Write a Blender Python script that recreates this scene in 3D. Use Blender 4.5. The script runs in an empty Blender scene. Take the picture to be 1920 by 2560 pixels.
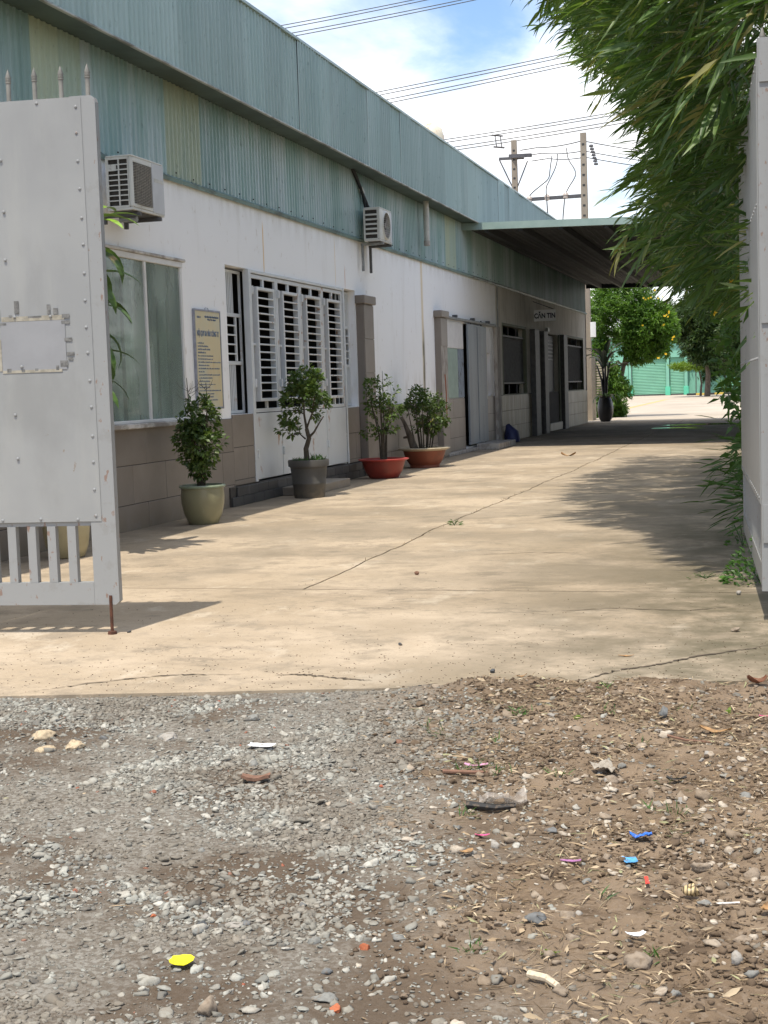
import bpy, math, random
import numpy as np
from mathutils import Vector, Matrix, Euler

R = random.Random(11)
NR = np.random.default_rng(11)
scene = bpy.context.scene
COL = scene.collection

# ------------------------------------------------------------------ camera
cam = bpy.data.cameras.new('camera')
cam.sensor_fit = 'VERTICAL'
cam.sensor_height = 24.0
cam.lens = 24.0 * 3500 / 2560
cam.clip_start = 0.1
cam.clip_end = 3000
cam_ob = bpy.data.objects.new('camera', cam)
COL.objects.link(cam_ob)
cam_ob.matrix_world = (Matrix.Translation((0, 0, 1.5)) @ Matrix.Rotation(math.radians(15.9275), 4, 'Z')
                       @ Matrix.Rotation(math.radians(90 - 4.9655), 4, 'X') @ Matrix.Rotation(-0.033, 4, 'Z'))
scene.camera = cam_ob

# ------------------------------------------------------------------ light: sky, sun, exposure
SUN = Vector((-0.045, -0.385, 1.0)).normalized()
EL = math.asin(SUN.z)
world = bpy.data.worlds.new('World')
scene.world = world
world.use_nodes = True
nt = world.node_tree
nt.nodes.clear()


def wn(t, **kw):
    n = nt.nodes.new(t)
    for k, v in kw.items():
        setattr(n, k, v)
    return n


wout = wn('ShaderNodeOutputWorld')
wbg = wn('ShaderNodeBackground')
wbg.inputs['Strength'].default_value = 0.15
wsky = wn('ShaderNodeTexSky', sky_type='NISHITA', sun_disc=False)
wsky.sun_elevation = EL
wsky.sun_rotation = math.atan2(SUN.x, SUN.y)
wsky.air_density = 1.0
wsky.dust_density = 0.7
wsky.ozone_density = 2.5
wtc = wn('ShaderNodeTexCoord')
wsep = wn('ShaderNodeSeparateXYZ')
nt.links.new(wtc.outputs['Generated'], wsep.inputs[0])
wadd = wn('ShaderNodeMath', operation='ADD')
wadd.inputs[1].default_value = 0.16
nt.links.new(wsep.outputs['Z'], wadd.inputs[0])
wmax = wn('ShaderNodeMath', operation='MAXIMUM')
wmax.inputs[1].default_value = 0.06
nt.links.new(wadd.outputs[0], wmax.inputs[0])
wdv = wn('ShaderNodeVectorMath', operation='DIVIDE')
wcx = wn('ShaderNodeCombineXYZ')
for i in range(3):
    nt.links.new(wmax.outputs[0], wcx.inputs[i])
nt.links.new(wtc.outputs['Generated'], wdv.inputs[0])
nt.links.new(wcx.outputs[0], wdv.inputs[1])
wnz = wn('ShaderNodeTexNoise')
wnz.inputs['Scale'].default_value = 1.15
wnz.inputs['Detail'].default_value = 9
wnz.inputs['Roughness'].default_value = 0.56
wnz.inputs['Distortion'].default_value = 0.35
wof = wn('ShaderNodeVectorMath', operation='ADD')
wof.inputs[1].default_value = (4.3, 0.3, 0.4)
nt.links.new(wdv.outputs[0], wof.inputs[0])
nt.links.new(wof.outputs[0], wnz.inputs['Vector'])
# the cloud bank thickens towards the horizon
wgr = wn('ShaderNodeMapRange')
wgr.inputs['From Min'].default_value = 0.04
wgr.inputs['From Max'].default_value = 0.30
wgr.inputs['To Min'].default_value = 0.10
wgr.inputs['To Max'].default_value = 0.0
nt.links.new(wsep.outputs['Z'], wgr.inputs['Value'])
wsum = wn('ShaderNodeMath', operation='ADD')
nt.links.new(wnz.outputs['Fac'], wsum.inputs[0])
nt.links.new(wgr.outputs[0], wsum.inputs[1])
wmr = wn('ShaderNodeMapRange', interpolation_type='SMOOTHSTEP')
wmr.inputs['From Min'].default_value = 0.40
wmr.inputs['From Max'].default_value = 0.645
wmr.inputs['To Max'].default_value = 0.95
nt.links.new(wsum.outputs[0], wmr.inputs['Value'])
wmx = wn('ShaderNodeMixRGB')
wn2 = wn('ShaderNodeTexNoise')
wn2.inputs['Scale'].default_value = 2.6
wn2.inputs['Detail'].default_value = 7
nt.links.new(wof.outputs[0], wn2.inputs['Vector'])
wcm = wn('ShaderNodeMapRange', interpolation_type='SMOOTHSTEP')
wcm.inputs['From Min'].default_value = 0.36
wcm.inputs['From Max'].default_value = 0.64
nt.links.new(wn2.outputs['Fac'], wcm.inputs['Value'])
wcc = wn('ShaderNodeMixRGB')
wcc.inputs['Color1'].default_value = (3.3, 3.3, 3.32, 1)
wcc.inputs['Color2'].default_value = (5.2, 5.08, 4.95, 1)
nt.links.new(wcm.outputs[0], wcc.inputs['Fac'])
nt.links.new(wcc.outputs[0], wmx.inputs['Color2'])
nt.links.new(wmr.outputs[0], wmx.inputs['Fac'])
wcl = wn('ShaderNodeMixRGB', blend_type='MULTIPLY')
wcl.inputs['Fac'].default_value = 1
wcl.inputs['Color2'].default_value = (0.52, 0.54, 0.56, 1)
nt.links.new(wsky.outputs[0], wcl.inputs['Color1'])
nt.links.new(wcl.outputs[0], wmx.inputs['Color1'])
nt.links.new(wmx.outputs[0], wbg.inputs['Color'])
nt.links.new(wbg.outputs[0], wout.inputs['Surface'])

sun = bpy.data.lights.new('sun', 'SUN')
sun.energy = 2.0
sun.angle = math.radians(0.55)
sun.color = (1.0, 0.925, 0.80)
sun_ob = bpy.data.objects.new('sun', sun)
COL.objects.link(sun_ob)
sun_ob.location = (0, -5, 30)
sun_ob.rotation_euler = SUN.to_track_quat('Z', 'Y').to_euler()

vs = scene.view_settings
vs.view_transform = 'Standard'
vs.look = 'None'
vs.exposure = 1.38
vs.gamma = 1.0
vs.use_curve_mapping = False


# ------------------------------------------------------------------ materials
class Mt:
    """a small layered material: colours mixed by world-space noise masks"""

    def __init__(s, name, col, rough=0.7, metallic=0.0, spec=0.5):
        s.m = bpy.data.materials.new(name)
        s.m.use_nodes = True
        s.t = s.m.node_tree
        s.b = s.t.nodes['Principled BSDF']
        s.out = s.t.nodes['Material Output']
        s.b.inputs['Roughness'].default_value = rough
        s.b.inputs['Metallic'].default_value = metallic
        s.b.inputs['Specular IOR Level'].default_value = spec
        rgb = s.n('ShaderNodeRGB')
        rgb.outputs[0].default_value = (*col, 1)
        s.c = rgb.outputs[0]
        s._pos = None

    def n(s, t, **kw):
        x = s.t.nodes.new(t)
        for k, v in kw.items():
            setattr(x, k, v)
        return x

    def l(s, a, b):
        s.t.links.new(a, b)

    def pos(s):
        if s._pos is None:
            s._pos = s.n('ShaderNodeNewGeometry').outputs['Position']
        return s._pos

    def vec(s, stretch, off=(0, 0, 0)):
        mp = s.n('ShaderNodeMapping')
        mp.inputs['Scale'].default_value = stretch
        mp.inputs['Location'].default_value = off
        s.l(s.pos(), mp.inputs['Vector'])
        return mp.outputs[0]

    def noise(s, scale, lo=0.4, hi=0.6, stretch=(1, 1, 1), detail=6, rough=0.6, off=(0, 0, 0), dist=0.0):
        nz = s.n('ShaderNodeTexNoise')
        nz.inputs['Scale'].default_value = scale
        nz.inputs['Detail'].default_value = detail
        nz.inputs['Roughness'].default_value = rough
        nz.inputs['Distortion'].default_value = dist
        s.l(s.vec(stretch, off), nz.inputs['Vector'])
        mr = s.n('ShaderNodeMapRange', interpolation_type='SMOOTHSTEP')
        mr.inputs['From Min'].default_value = lo
        mr.inputs['From Max'].default_value = hi
        s.l(nz.outputs['Fac'], mr.inputs['Value'])
        return mr.outputs[0]

    def band(s, axis, a, b, soft):
        """1 between a and b along a world axis"""
        sp = s.n('ShaderNodeSeparateXYZ')
        s.l(s.pos(), sp.inputs[0])
        o = []
        for lo, hi in ((a - soft, a + soft), (b + soft, b - soft)):
            mr = s.n('ShaderNodeMapRange', interpolation_type='SMOOTHSTEP')
            mr.inputs['From Min'].default_value = lo
            mr.inputs['From Max'].default_value = hi
            s.l(sp.outputs[axis], mr.inputs['Value'])
            o.append(mr.outputs[0])
        return s.mul(o[0], o[1])

    def mul(s, a, b, op='MULTIPLY'):
        m = s.n('ShaderNodeMath', operation=op)
        for i, x in enumerate((a, b)):
            if isinstance(x, (int, float)):
                m.inputs[i].default_value = x
            else:
                s.l(x, m.inputs[i])
        return m.outputs[0]

    def mix(s, fac, col, amt=1.0, mode='MIX'):
        mx = s.n('ShaderNodeMixRGB', blend_type=mode)
        if isinstance(fac, (int, float)):
            mx.inputs['Fac'].default_value = fac * amt
        else:
            s.l(s.mul(fac, amt) if amt != 1.0 else fac, mx.inputs['Fac'])
        s.l(s.c, mx.inputs['Color1'])
        if isinstance(col, tuple):
            mx.inputs['Color2'].default_value = (*col, 1)
        else:
            s.l(col, mx.inputs['Color2'])
        s.c = mx.outputs[0]
        return s

    def objrand(s, amt):
        """value shift per object, so that alike pieces are not clones"""
        oi = s.n('ShaderNodeObjectInfo')
        mr = s.n('ShaderNodeMapRange')
        mr.inputs['To Min'].default_value = 1 - amt
        mr.inputs['To Max'].default_value = 1 + amt
        s.l(oi.outputs['Random'], mr.inputs['Value'])
        hs = s.n('ShaderNodeHueSaturation')
        s.l(mr.outputs[0], hs.inputs['Value'])
        s.l(s.c, hs.inputs['Color'])
        s.c = hs.outputs[0]
        return s

    def tint(s, stops):
        """colour from the per-piece attribute 'tint'"""
        at = s.n('ShaderNodeAttribute', attribute_name='tint')
        cr = s.n('ShaderNodeValToRGB')
        e = cr.color_ramp.elements
        while len(e) < len(stops):
            e.new(0.5)
        for el, (p, c) in zip(e, stops):
            el.position = p
            el.color = (*c, 1)
        s.l(at.outputs['Fac'], cr.inputs[0])
        s.c = cr.outputs[0]
        return s

    def bump(s, scale, strength, dist=0.01, stretch=(1, 1, 1), detail=8):
        nz = s.n('ShaderNodeTexNoise')
        nz.inputs['Scale'].default_value = scale
        nz.inputs['Detail'].default_value = detail
        nz.inputs['Roughness'].default_value = 0.65
        s.l(s.vec(stretch), nz.inputs['Vector'])
        bp = s.n('ShaderNodeBump')
        bp.inputs['Strength'].default_value = strength
        bp.inputs['Distance'].default_value = dist
        s.l(nz.outputs['Fac'], bp.inputs['Height'])
        s.l(bp.outputs[0], s.b.inputs['Normal'])
        return s

    def roughvar(s, mask, lo, hi):
        mr = s.n('ShaderNodeMapRange')
        mr.inputs['To Min'].default_value = lo
        mr.inputs['To Max'].default_value = hi
        s.l(mask, mr.inputs['Value'])
        s.l(mr.outputs[0], s.b.inputs['Roughness'])
        return s

    def done(s, transl=0.0, tcol=None):
        s.l(s.c, s.b.inputs['Base Color'])
        if transl:
            tr = s.n('ShaderNodeBsdfTranslucent')
            if tcol:
                hs = s.n('ShaderNodeMixRGB', blend_type='MULTIPLY')
                hs.inputs['Fac'].default_value = 1
                hs.inputs['Color2'].default_value = (*tcol, 1)
                s.l(s.c, hs.inputs['Color1'])
                s.l(hs.outputs[0], tr.inputs['Color'])
            else:
                s.l(s.c, tr.inputs['Color'])
            mx = s.n('ShaderNodeMixShader')
            mx.inputs[0].default_value = transl
            s.l(s.b.outputs[0], mx.inputs[1])
            s.l(tr.outputs[0], mx.inputs[2])
            s.l(mx.outputs[0], s.out.inputs['Surface'])
        return s.m


def simple(name, col, rough=0.7, var=0.15, scale=6, metallic=0.0, spec=0.5, bump=0.0, bscale=60):
    k = Mt(name, col, rough, metallic, spec)
    k.mix(k.noise(scale, 0.35, 0.65), tuple(c * (1 - 2 * var) for c in col), 0.8)
    if bump:
        k.bump(bscale, bump)
    return k.done()


M = {}
# painted render of the factory wall, with rust runs below the fixings and one mouldy run
k = Mt('white_render', (0.90, 0.90, 0.895), 0.85, spec=0.3)
k.mix(k.noise(0.5, 0.45, 0.75, detail=4), (0.87, 0.868, 0.86), 0.5)
k.mix(k.noise(3.0, 0.55, 0.75, stretch=(1, 1, 0.16), off=(4, 1, 0)), (0.66, 0.64, 0.60), 0.25)
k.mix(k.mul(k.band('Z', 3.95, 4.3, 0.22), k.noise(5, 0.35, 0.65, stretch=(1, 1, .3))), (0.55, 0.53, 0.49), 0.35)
for (y, w, z0, z1, col, a) in ((19.18, .016, 3.25, 3.92, (0.72, 0.44, 0.10), .9), (22.57, .012, 3.3, 4.0, (0.70, 0.50, 0.22), .6),
                               (23.1, .012, 3.3, 3.6, (0.55, 0.22, 0.06), .8), (28.45, .075, 1.2, 4.15, (0.70, 0.56, 0.34), .8)):
    k.mix(k.mul(k.band('Y', y - w, y + w, w * .9), k.band('Z', z0, z1, 0.09)), col, a)
k.mix(k.mul(k.mul(k.band('Y', 28.40, 28.56, 0.07), k.band('Z', 1.2, 2.65, 0.35)), k.noise(2.2, 0.36, 0.55, stretch=(1, 3, .6))), (0.10, 0.095, 0.06), .9)
k.mix(k.mul(k.band('Z', 1.15, 1.75, .25), k.noise(3.2, .46, .66, stretch=(1, 1, .35), off=(2, 2, 2))), (0.60, 0.56, 0.49), .5)
k.mix(k.noise(10, .63, .70, stretch=(1, 1, .5), off=(5, 15, 2)), (0.55, 0.50, 0.42), .4)
k.bump(30, 0.12, 0.004)
M['white_wall'] = k.done()


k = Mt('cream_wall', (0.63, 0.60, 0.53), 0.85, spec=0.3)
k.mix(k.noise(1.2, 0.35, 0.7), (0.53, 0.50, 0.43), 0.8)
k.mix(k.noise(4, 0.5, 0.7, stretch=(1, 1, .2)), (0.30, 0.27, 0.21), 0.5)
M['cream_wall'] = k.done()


def clad(name, a, b, c, d):
    k = Mt(name, a, 0.42, spec=0.45)
    k.mix(k.noise(1.1, 0.35, 0.65, stretch=(1, 1.6, 0.25), detail=5), b, 1.0)
    k.mix(k.noise(7, 0.45, 0.72, stretch=(1, 1, 0.05), detail=5, off=(3, 5, 1)), c, 0.55)
    k.mix(k.noise(14, 0.60, 0.72, stretch=(1, 1, 0.5), off=(7, 2, 9)), d, 0.5)
    k.objrand(0.09)
    return k


k = clad('teal_cladding', (0.235, 0.36, 0.34), (0.40, 0.495, 0.51), (0.155, 0.27, 0.25), (0.12, 0.17, 0.155))
M['clad'] = k.done()
k = clad('faded_yellow_sheet', (0.46, 0.53, 0.40), (0.40, 0.50, 0.42), (0.31, 0.41, 0.33), (0.14, 0.17, 0.13))
M['clad_yellow'] = k.done(0.15)
k = clad('teal_fascia', (0.34, 0.45, 0.435), (0.39, 0.495, 0.48), (0.28, 0.39, 0.37), (0.17, 0.235, 0.225))
M['fascia'] = k.done()
k = Mt('grey_flashing', (0.17, 0.26, 0.245), 0.5)
k.mix(k.noise(6, 0.45, 0.65, stretch=(1, .3, 1)), (0.07, 0.085, 0.075), 0.8)
M['flash'] = k.done()
k = Mt('pale_trim', (0.42, 0.45, 0.43), 0.5)
k.mix(k.noise(5, 0.45, 0.62, stretch=(1, .4, 1)), (0.14, 0.13, 0.11), 0.85)
M['trim'] = k.done()
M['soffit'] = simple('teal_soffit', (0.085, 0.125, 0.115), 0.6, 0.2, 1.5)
k = Mt('brown_dado_tile', (0.25, 0.216, 0.184), 0.42, spec=0.35)
k.mix(k.noise(2.0, 0.35, 0.7), (0.215, 0.184, 0.155), 0.9)
k.mix(k.noise(9, 0.58, 0.75, stretch=(1, 1, .3)), (0.24, 0.215, 0.185), 0.35)
k.mix(k.mul(k.band('Z', -.1, .16, .12), k.noise(6, .3, .6)), (0.21, 0.17, 0.12), 0.6)
k.objrand(0.07)
M['tile'] = k.done()
M['mortar'] = simple('dark_mortar', (0.075, 0.065, 0.055), 0.9)
k = Mt('slate_plinth', (0.07, 0.068, 0.066), 0.5)
k.mix(k.noise(5, 0.4, 0.7), (0.045, 0.045, 0.045), 0.8)
k.objrand(0.2)
M['slate'] = k.done()
k = Mt('canteen_tile', (0.33, 0.295, 0.21), 0.5)
k.mix(k.noise(3, 0.45, 0.65, stretch=(1, 1, .4)), (0.26, 0.22, 0.14), 0.8)
k.objrand(0.12)
M['ctile'] = k.done()
k = Mt('white_gate_paint', (0.66, 0.68, 0.68), 0.45)
k.mix(k.noise(5, 0.62, 0.72, off=(2, 2, 2), stretch=(1, 1, .6)), (0.36, 0.17, 0.07), 0.9)
k.mix(k.noise(1.5, 0.4, 0.7), (0.55, 0.57, 0.57), 0.6)
M['white_metal'] = k.done()
k = Mt('white_gate_paint_rusty', (0.62, 0.63, 0.62), 0.5)
k.mix(k.noise(9, 0.57, 0.66, off=(2, 5, 2)), (0.40, 0.20, 0.09), 0.85)
M['white_rusty'] = k.done()
k = Mt('grey_gate_paint', (0.262, 0.27, 0.27), 0.5, spec=0.4)
k.mix(k.noise(0.9, 0.35, 0.65, detail=4), (0.30, 0.308, 0.305), 0.9)
k.mix(k.noise(5, 0.5, 0.75, stretch=(1, 1, .12)), (0.335, 0.34, 0.325), 0.5)
k.mix(k.noise(11, 0.68, 0.72, off=(1, 9, 4)), (0.20, 0.135, 0.095), 0.6)
k.mix(k.noise(1.6, 0.5, 0.7, stretch=(1, 1, .5), off=(6, 2, 7)), (0.21, 0.215, 0.21), 0.55)
k.bump(3, 0.06, 0.02)
M['gate'] = k.done()
k = Mt('grey_stile_paint', (0.268, 0.276, 0.276), 0.5, spec=0.4)
k.mix(k.noise(9, 0.55, 0.66, off=(1, 3, 4)), (0.24, 0.242, 0.235), 0.7)
k.mix(k.noise(26, 0.62, 0.67, off=(5, 3, 4), stretch=(1, 1, .5)), (0.20, 0.105, 0.065), 0.7)
k.bump(14, 0.08, 0.01)
M['stile'] = k.done()
M['residue'] = simple('glue_residue', (0.20, 0.20, 0.192), 0.8, 0.3, 30)
M['residue_tan'] = simple('tan_glue_residue', (0.37, 0.345, 0.28), 0.8, 0.2, 20)
M['spike'] = simple('spike_paint', (0.24, 0.235, 0.21), 0.6, 0.15, 10)
M['patch'] = simple('grey_patch', (0.27, 0.277, 0.288), 0.55, 0.05, 5)
M['rust'] = simple('rust', (0.10, 0.038, 0.02), 0.85, 0.3, 30)
k = Mt('ac_plastic', (0.60, 0.595, 0.545), 0.45)
k.mix(k.noise(3, 0.45, 0.75), (0.48, 0.46, 0.40), 0.6)
k.mix(k.noise(16, 0.64, 0.74), (0.25, 0.22, 0.17), 0.6)
M['ac'] = k.done()
M['ac_panel'] = simple('ac_panel', (0.54, 0.55, 0.56), 0.5, 0.06, 3)
M['ac_dark'] = simple('ac_coil', (0.06, 0.052, 0.042), 0.7, 0.25, 30)
M['ac_wire'] = simple('ac_wire_guard', (0.33, 0.31, 0.26), 0.5, 0.2, 20)
M['fan'] = simple('fan_grey', (0.26, 0.24, 0.23), 0.6, 0.15, 10)
M['bracket'] = simple('grey_bracket', (0.10, 0.10, 0.10), 0.6, 0.2, 10)
M['bracket_pale'] = simple('pale_bracket', (0.30, 0.31, 0.30), 0.6, 0.2, 10)
M['black'] = simple('black_tape', (0.02, 0.02, 0.02), 0.6, 0.2, 10)
M['pipe'] = simple('pale_pipe', (0.52, 0.51, 0.46), 0.45, 0.12, 8)
M['dark_metal'] = simple('dark_metal', (0.03, 0.034, 0.038), 0.6, 0.2, 8)
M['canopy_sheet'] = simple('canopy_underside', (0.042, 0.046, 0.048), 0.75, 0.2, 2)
k = Mt('canopy_front', (0.27, 0.36, 0.335), 0.45)
k.mix(k.noise(2, 0.4, 0.7), (0.22, 0.31, 0.29), 0.8)
M['canopy_front'] = k.done()
k = Mt('stained_sill', (0.58, 0.56, 0.53), 0.85)
k.mix(k.noise(7, 0.42, 0.62, stretch=(1, .5, 1)), (0.22, 0.19, 0.16), 0.8)
k.bump(30, .3, .005)
M['sill'] = k.done()
M['interior'] = simple('interior_wall', (0.20, 0.20, 0.16), 0.9, 0.15, 2)
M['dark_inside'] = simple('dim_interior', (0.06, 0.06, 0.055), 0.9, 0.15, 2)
k = Mt('sliding_door_paint', (0.245, 0.275, 0.295), 0.5)
k.mix(k.noise(2.5, 0.4, 0.65, stretch=(1, 1, .2)), (0.19, 0.21, 0.23), 0.9)
k.mix(k.noise(12, 0.62, 0.72), (0.10, 0.09, 0.085), 0.7)
M['slide'] = k.done()
M['board_white'] = simple('white_board', (0.72, 0.71, 0.69), 0.6, 0.05, 4)
M['board_green'] = simple('pale_green_panel', (0.33, 0.43, 0.37), 0.6, 0.1, 4)
k = Mt('blue_peeling_panel', (0.24, 0.29, 0.35), 0.7)
k.mix(k.noise(14, 0.52, 0.6, stretch=(1, 1, .4)), (0.09, 0.09, 0.085), 0.8)
M['board_blue'] = k.done()
k = Mt('bare_plaster', (0.40, 0.37, 0.33), 0.95)
k.mix(k.noise(8, 0.45, 0.6, stretch=(1, 1, .4)), (0.25, 0.22, 0.19), 0.8)
k.bump(20, 0.4, 0.01)
M['plaster'] = k.done()
M['blocker_finish'] = simple('dark_blocker_finish', (0.07, 0.075, 0.055), 0.95, 0.3, 1.5)  # dark finish of the added wall that blocks side light
M['paint_green'] = simple('dull_green_paint', (0.14, 0.155, 0.10), 0.7, 0.15, 3)
M['sign_white'] = simple('sign_white', (0.80, 0.81, 0.82), 0.5, 0.05, 5)
M['sign_blue'] = simple('sign_ink', (0.012, 0.015, 0.05), 0.5, 0.05, 5)
k = Mt('faded_notice', (0.66, 0.56, 0.34), 0.4)
k.mix(k.noise(2.2, 0.4, 0.7), (0.58, 0.56, 0.42), 0.9)
k.mix(k.noise(4, 0.55, 0.75, stretch=(1, 1, .3)), (0.62, 0.42, 0.16), 0.6)
M['notice'] = k.done()
M['notice_ink'] = simple('notice_ink', (0.16, 0.23, 0.36), 0.6, 0.25, 20)
M['notice_frame'] = simple('notice_frame', (0.34, 0.35, 0.40), 0.5, 0.2, 8)
# window glass: reflective, slightly dirty sheet
k = Mt('green_window_glass', (0.52, 0.59, 0.54), 0.05, spec=0.8)
k.mix(k.noise(2.2, .42, .62, stretch=(1, 1, .3)), (0.28, 0.33, 0.30), .95)
k.mix(k.noise(9, .5, .7, stretch=(1, 1, .12)), (0.46, 0.52, 0.47), .5)
m_ = k.done()
tr = k.n('ShaderNodeBsdfTransparent')
tr.inputs[0].default_value = (0.88, 0.94, 0.91, 1)
mx = k.n('ShaderNodeMixShader')
mx.inputs[0].default_value = 0.45
k.l(tr.outputs[0], mx.inputs[1])
k.l(k.b.outputs[0], mx.inputs[2])
k.l(mx.outputs[0], k.out.inputs['Surface'])
M['glass'] = m_
k = Mt('stained_curtain', (0.62, 0.70, 0.65), 0.9)
k.mix(k.noise(2.0, 0.4, 0.62, stretch=(1, 1, .25)), (0.25, 0.28, 0.26), 0.95)
k.mix(k.noise(6, 0.5, 0.7, stretch=(1, 1, .2)), (0.34, 0.35, 0.27), 0.6)
k.objrand(0.25)
M['curtain'] = k.done()
# concrete yard
k = Mt('yard_concrete', (0.46, 0.375, 0.28), 0.85, spec=0.25)
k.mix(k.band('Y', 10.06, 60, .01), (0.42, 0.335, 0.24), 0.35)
k.mix(k.noise(0.40, 0.40, 0.62, detail=7, rough=.62), (0.325, 0.258, 0.18), 0.8)
k.mix(k.noise(0.9, 0.50, 0.63, detail=9, rough=.7, off=(3, 3, 0), stretch=(.55, 1, 1)), (0.225, 0.182, 0.13), 0.62)
k.mix(k.noise(2.4, 0.52, 0.64, detail=9, rough=.72, off=(13, 8, 0)), (0.235, 0.195, 0.145), 0.6)
k.mix(k.noise(7, 0.54, 0.66, detail=8, rough=.72, off=(2, 18, 0)), (0.27, 0.225, 0.17), 0.55)
k.mix(k.noise(1.7, 0.55, 0.66, detail=9, rough=.7, off=(31, 5, 0), stretch=(1, .6, 1)), (0.52, 0.445, 0.35), 0.6)
k.mix(k.mul(k.noise(3.2, 0.53, 0.585, detail=10, rough=.78, off=(6, 41, 0), stretch=(.6, 1, 1)), k.noise(.5, .42, .6, off=(17, 3, 0))), (0.175, 0.145, 0.108), 0.6)
k.mix(k.noise(14, 0.58, 0.66, detail=9, rough=.75, off=(6, 4, 0)), (0.20, 0.165, 0.125), 0.5)
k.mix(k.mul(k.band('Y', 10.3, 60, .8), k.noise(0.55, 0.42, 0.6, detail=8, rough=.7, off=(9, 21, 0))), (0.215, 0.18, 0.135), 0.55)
k.mix(k.noise(22, 0.62, 0.70, detail=3, off=(1, 8, 0)), (0.24, 0.20, 0.15), 0.6)
k.mix(k.noise(70, 0.67, 0.72, detail=2), (0.10, 0.085, 0.07), 0.8)
k.mix(k.noise(90, 0.64, 0.72, detail=2, off=(5, 5, 5)), (0.62, 0.54, 0.43), 0.6)
# damp moss and painted soft shade towards the planted side, dirt along wall foot
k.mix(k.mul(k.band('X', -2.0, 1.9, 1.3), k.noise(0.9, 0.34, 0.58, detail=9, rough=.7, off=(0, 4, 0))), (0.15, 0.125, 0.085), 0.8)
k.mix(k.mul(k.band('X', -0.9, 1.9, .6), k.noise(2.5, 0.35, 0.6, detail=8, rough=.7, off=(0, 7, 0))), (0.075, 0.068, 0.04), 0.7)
k.mix(k.mul(k.band('X', -7.4, -6.9, 0.30), k.noise(2.2, 0.3, 0.6, detail=7)), (0.20, 0.165, 0.12), 0.75)
k.bump(45, 0.28, 0.006)
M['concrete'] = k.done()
M['crack'] = simple('crack_dirt', (0.115, 0.088, 0.06), 0.95, 0.3, 14)
k = Mt('far_yard', (0.43, 0.37, 0.30), 0.85)
k.mix(k.noise(0.25, 0.4, 0.65, stretch=(1, .6, 1)), (0.36, 0.305, 0.24), 0.9)
M['far_yard'] = k.done()
k = Mt('earth', (0.17, 0.122, 0.08), 0.95, spec=0.2)
k.mix(k.noise(1.6, 0.4, 0.62, detail=7), (0.235, 0.175, 0.12), 0.9)
k.mix(k.noise(7, 0.5, 0.68, detail=7, off=(4, 2, 1)), (0.068, 0.046, 0.029), 0.8)
k.mix(k.noise(45, 0.5, 0.66, detail=4), (0.215, 0.165, 0.12), 0.7)
at = k.n('ShaderNodeAttribute', attribute_name='tint')
gm = k.n('ShaderNodeMixRGB')
k.l(at.outputs['Fac'], gm.inputs['Fac'])
k.l(k.c, gm.inputs['Color1'])
base_c = k.c
g = k.n('ShaderNodeRGB')
g.outputs[0].default_value = (0.15, 0.132, 0.108, 1)
k.c = g.outputs[0]
k.mix(k.noise(60, 0.42, 0.6, detail=4, off=(7, 7, 7)), (0.27, 0.255, 0.225), 0.8)
k.mix(k.noise(1.3, 0.45, 0.62, detail=6, off=(9, 9, 9)), (0.095, 0.068, 0.046), 0.9)
k.l(k.c, gm.inputs['Color2'])
k.c = gm.outputs[0]
k.bump(70, 0.9, 0.012, detail=10)
M['earth'] = k.done()
k = Mt('gravel_stone', (0.3, 0.3, 0.3), 0.85, spec=0.25)
k.tint([(0.0, (0.045, 0.046, 0.047)), (0.2, (0.115, 0.112, 0.102)), (0.45, (0.205, 0.208, 0.187)), (0.7, (0.33, 0.335, 0.30)), (0.9, (0.46, 0.45, 0.40)), (1.0, (0.30, 0.09, 0.05))])
k.mix(k.noise(90, 0.4, 0.7, detail=4), (0.19, 0.16, 0.13), 0.45)
k.mix(k.noise(1.5, 0.42, 0.62, detail=7, off=(8, 1, 0), stretch=(1, 1.6, 1)), (0.115, 0.088, 0.062), 0.62)
k.mix(k.noise(9, 0.42, 0.66, detail=6, off=(3, 1, 0)), (0.225, 0.195, 0.155), 0.45)
k.bump(120, 0.35, 0.004)
M['stone'] = k.done()
k = Mt('soil_stone', (0.3, 0.3, 0.3), 0.9, spec=0.2)
k.tint([(0.0, (0.06, 0.041, 0.027)), (0.4, (0.125, 0.09, 0.06)), (0.65, (0.235, 0.185, 0.135)), (0.85, (0.36, 0.305, 0.24)), (1.0, (0.46, 0.41, 0.34))])
k.mix(k.noise(80, 0.4, 0.7, detail=4), (0.15, 0.11, 0.075), 0.5)
k.bump(120, 0.4, 0.004)
M['clod'] = k.done()
k = Mt('straw', (0.3, 0.2, 0.1), 0.9)
k.tint([(0.0, (0.12, 0.08, 0.045)), (0.5, (0.30, 0.22, 0.135)), (0.85, (0.50, 0.41, 0.28)), (1.0, (0.14, 0.19, 0.06))])
M['straw'] = k.done()


def leafmat(name, stops, transl=0.35, rough=0.45, tcol=(1.5, 1.6, 0.7)):
    k = Mt(name, (0.05, 0.1, 0.03), rough, spec=0.4)
    k.tint(stops)
    k.objrand(0.12)
    return k.done(transl, tcol)


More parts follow.
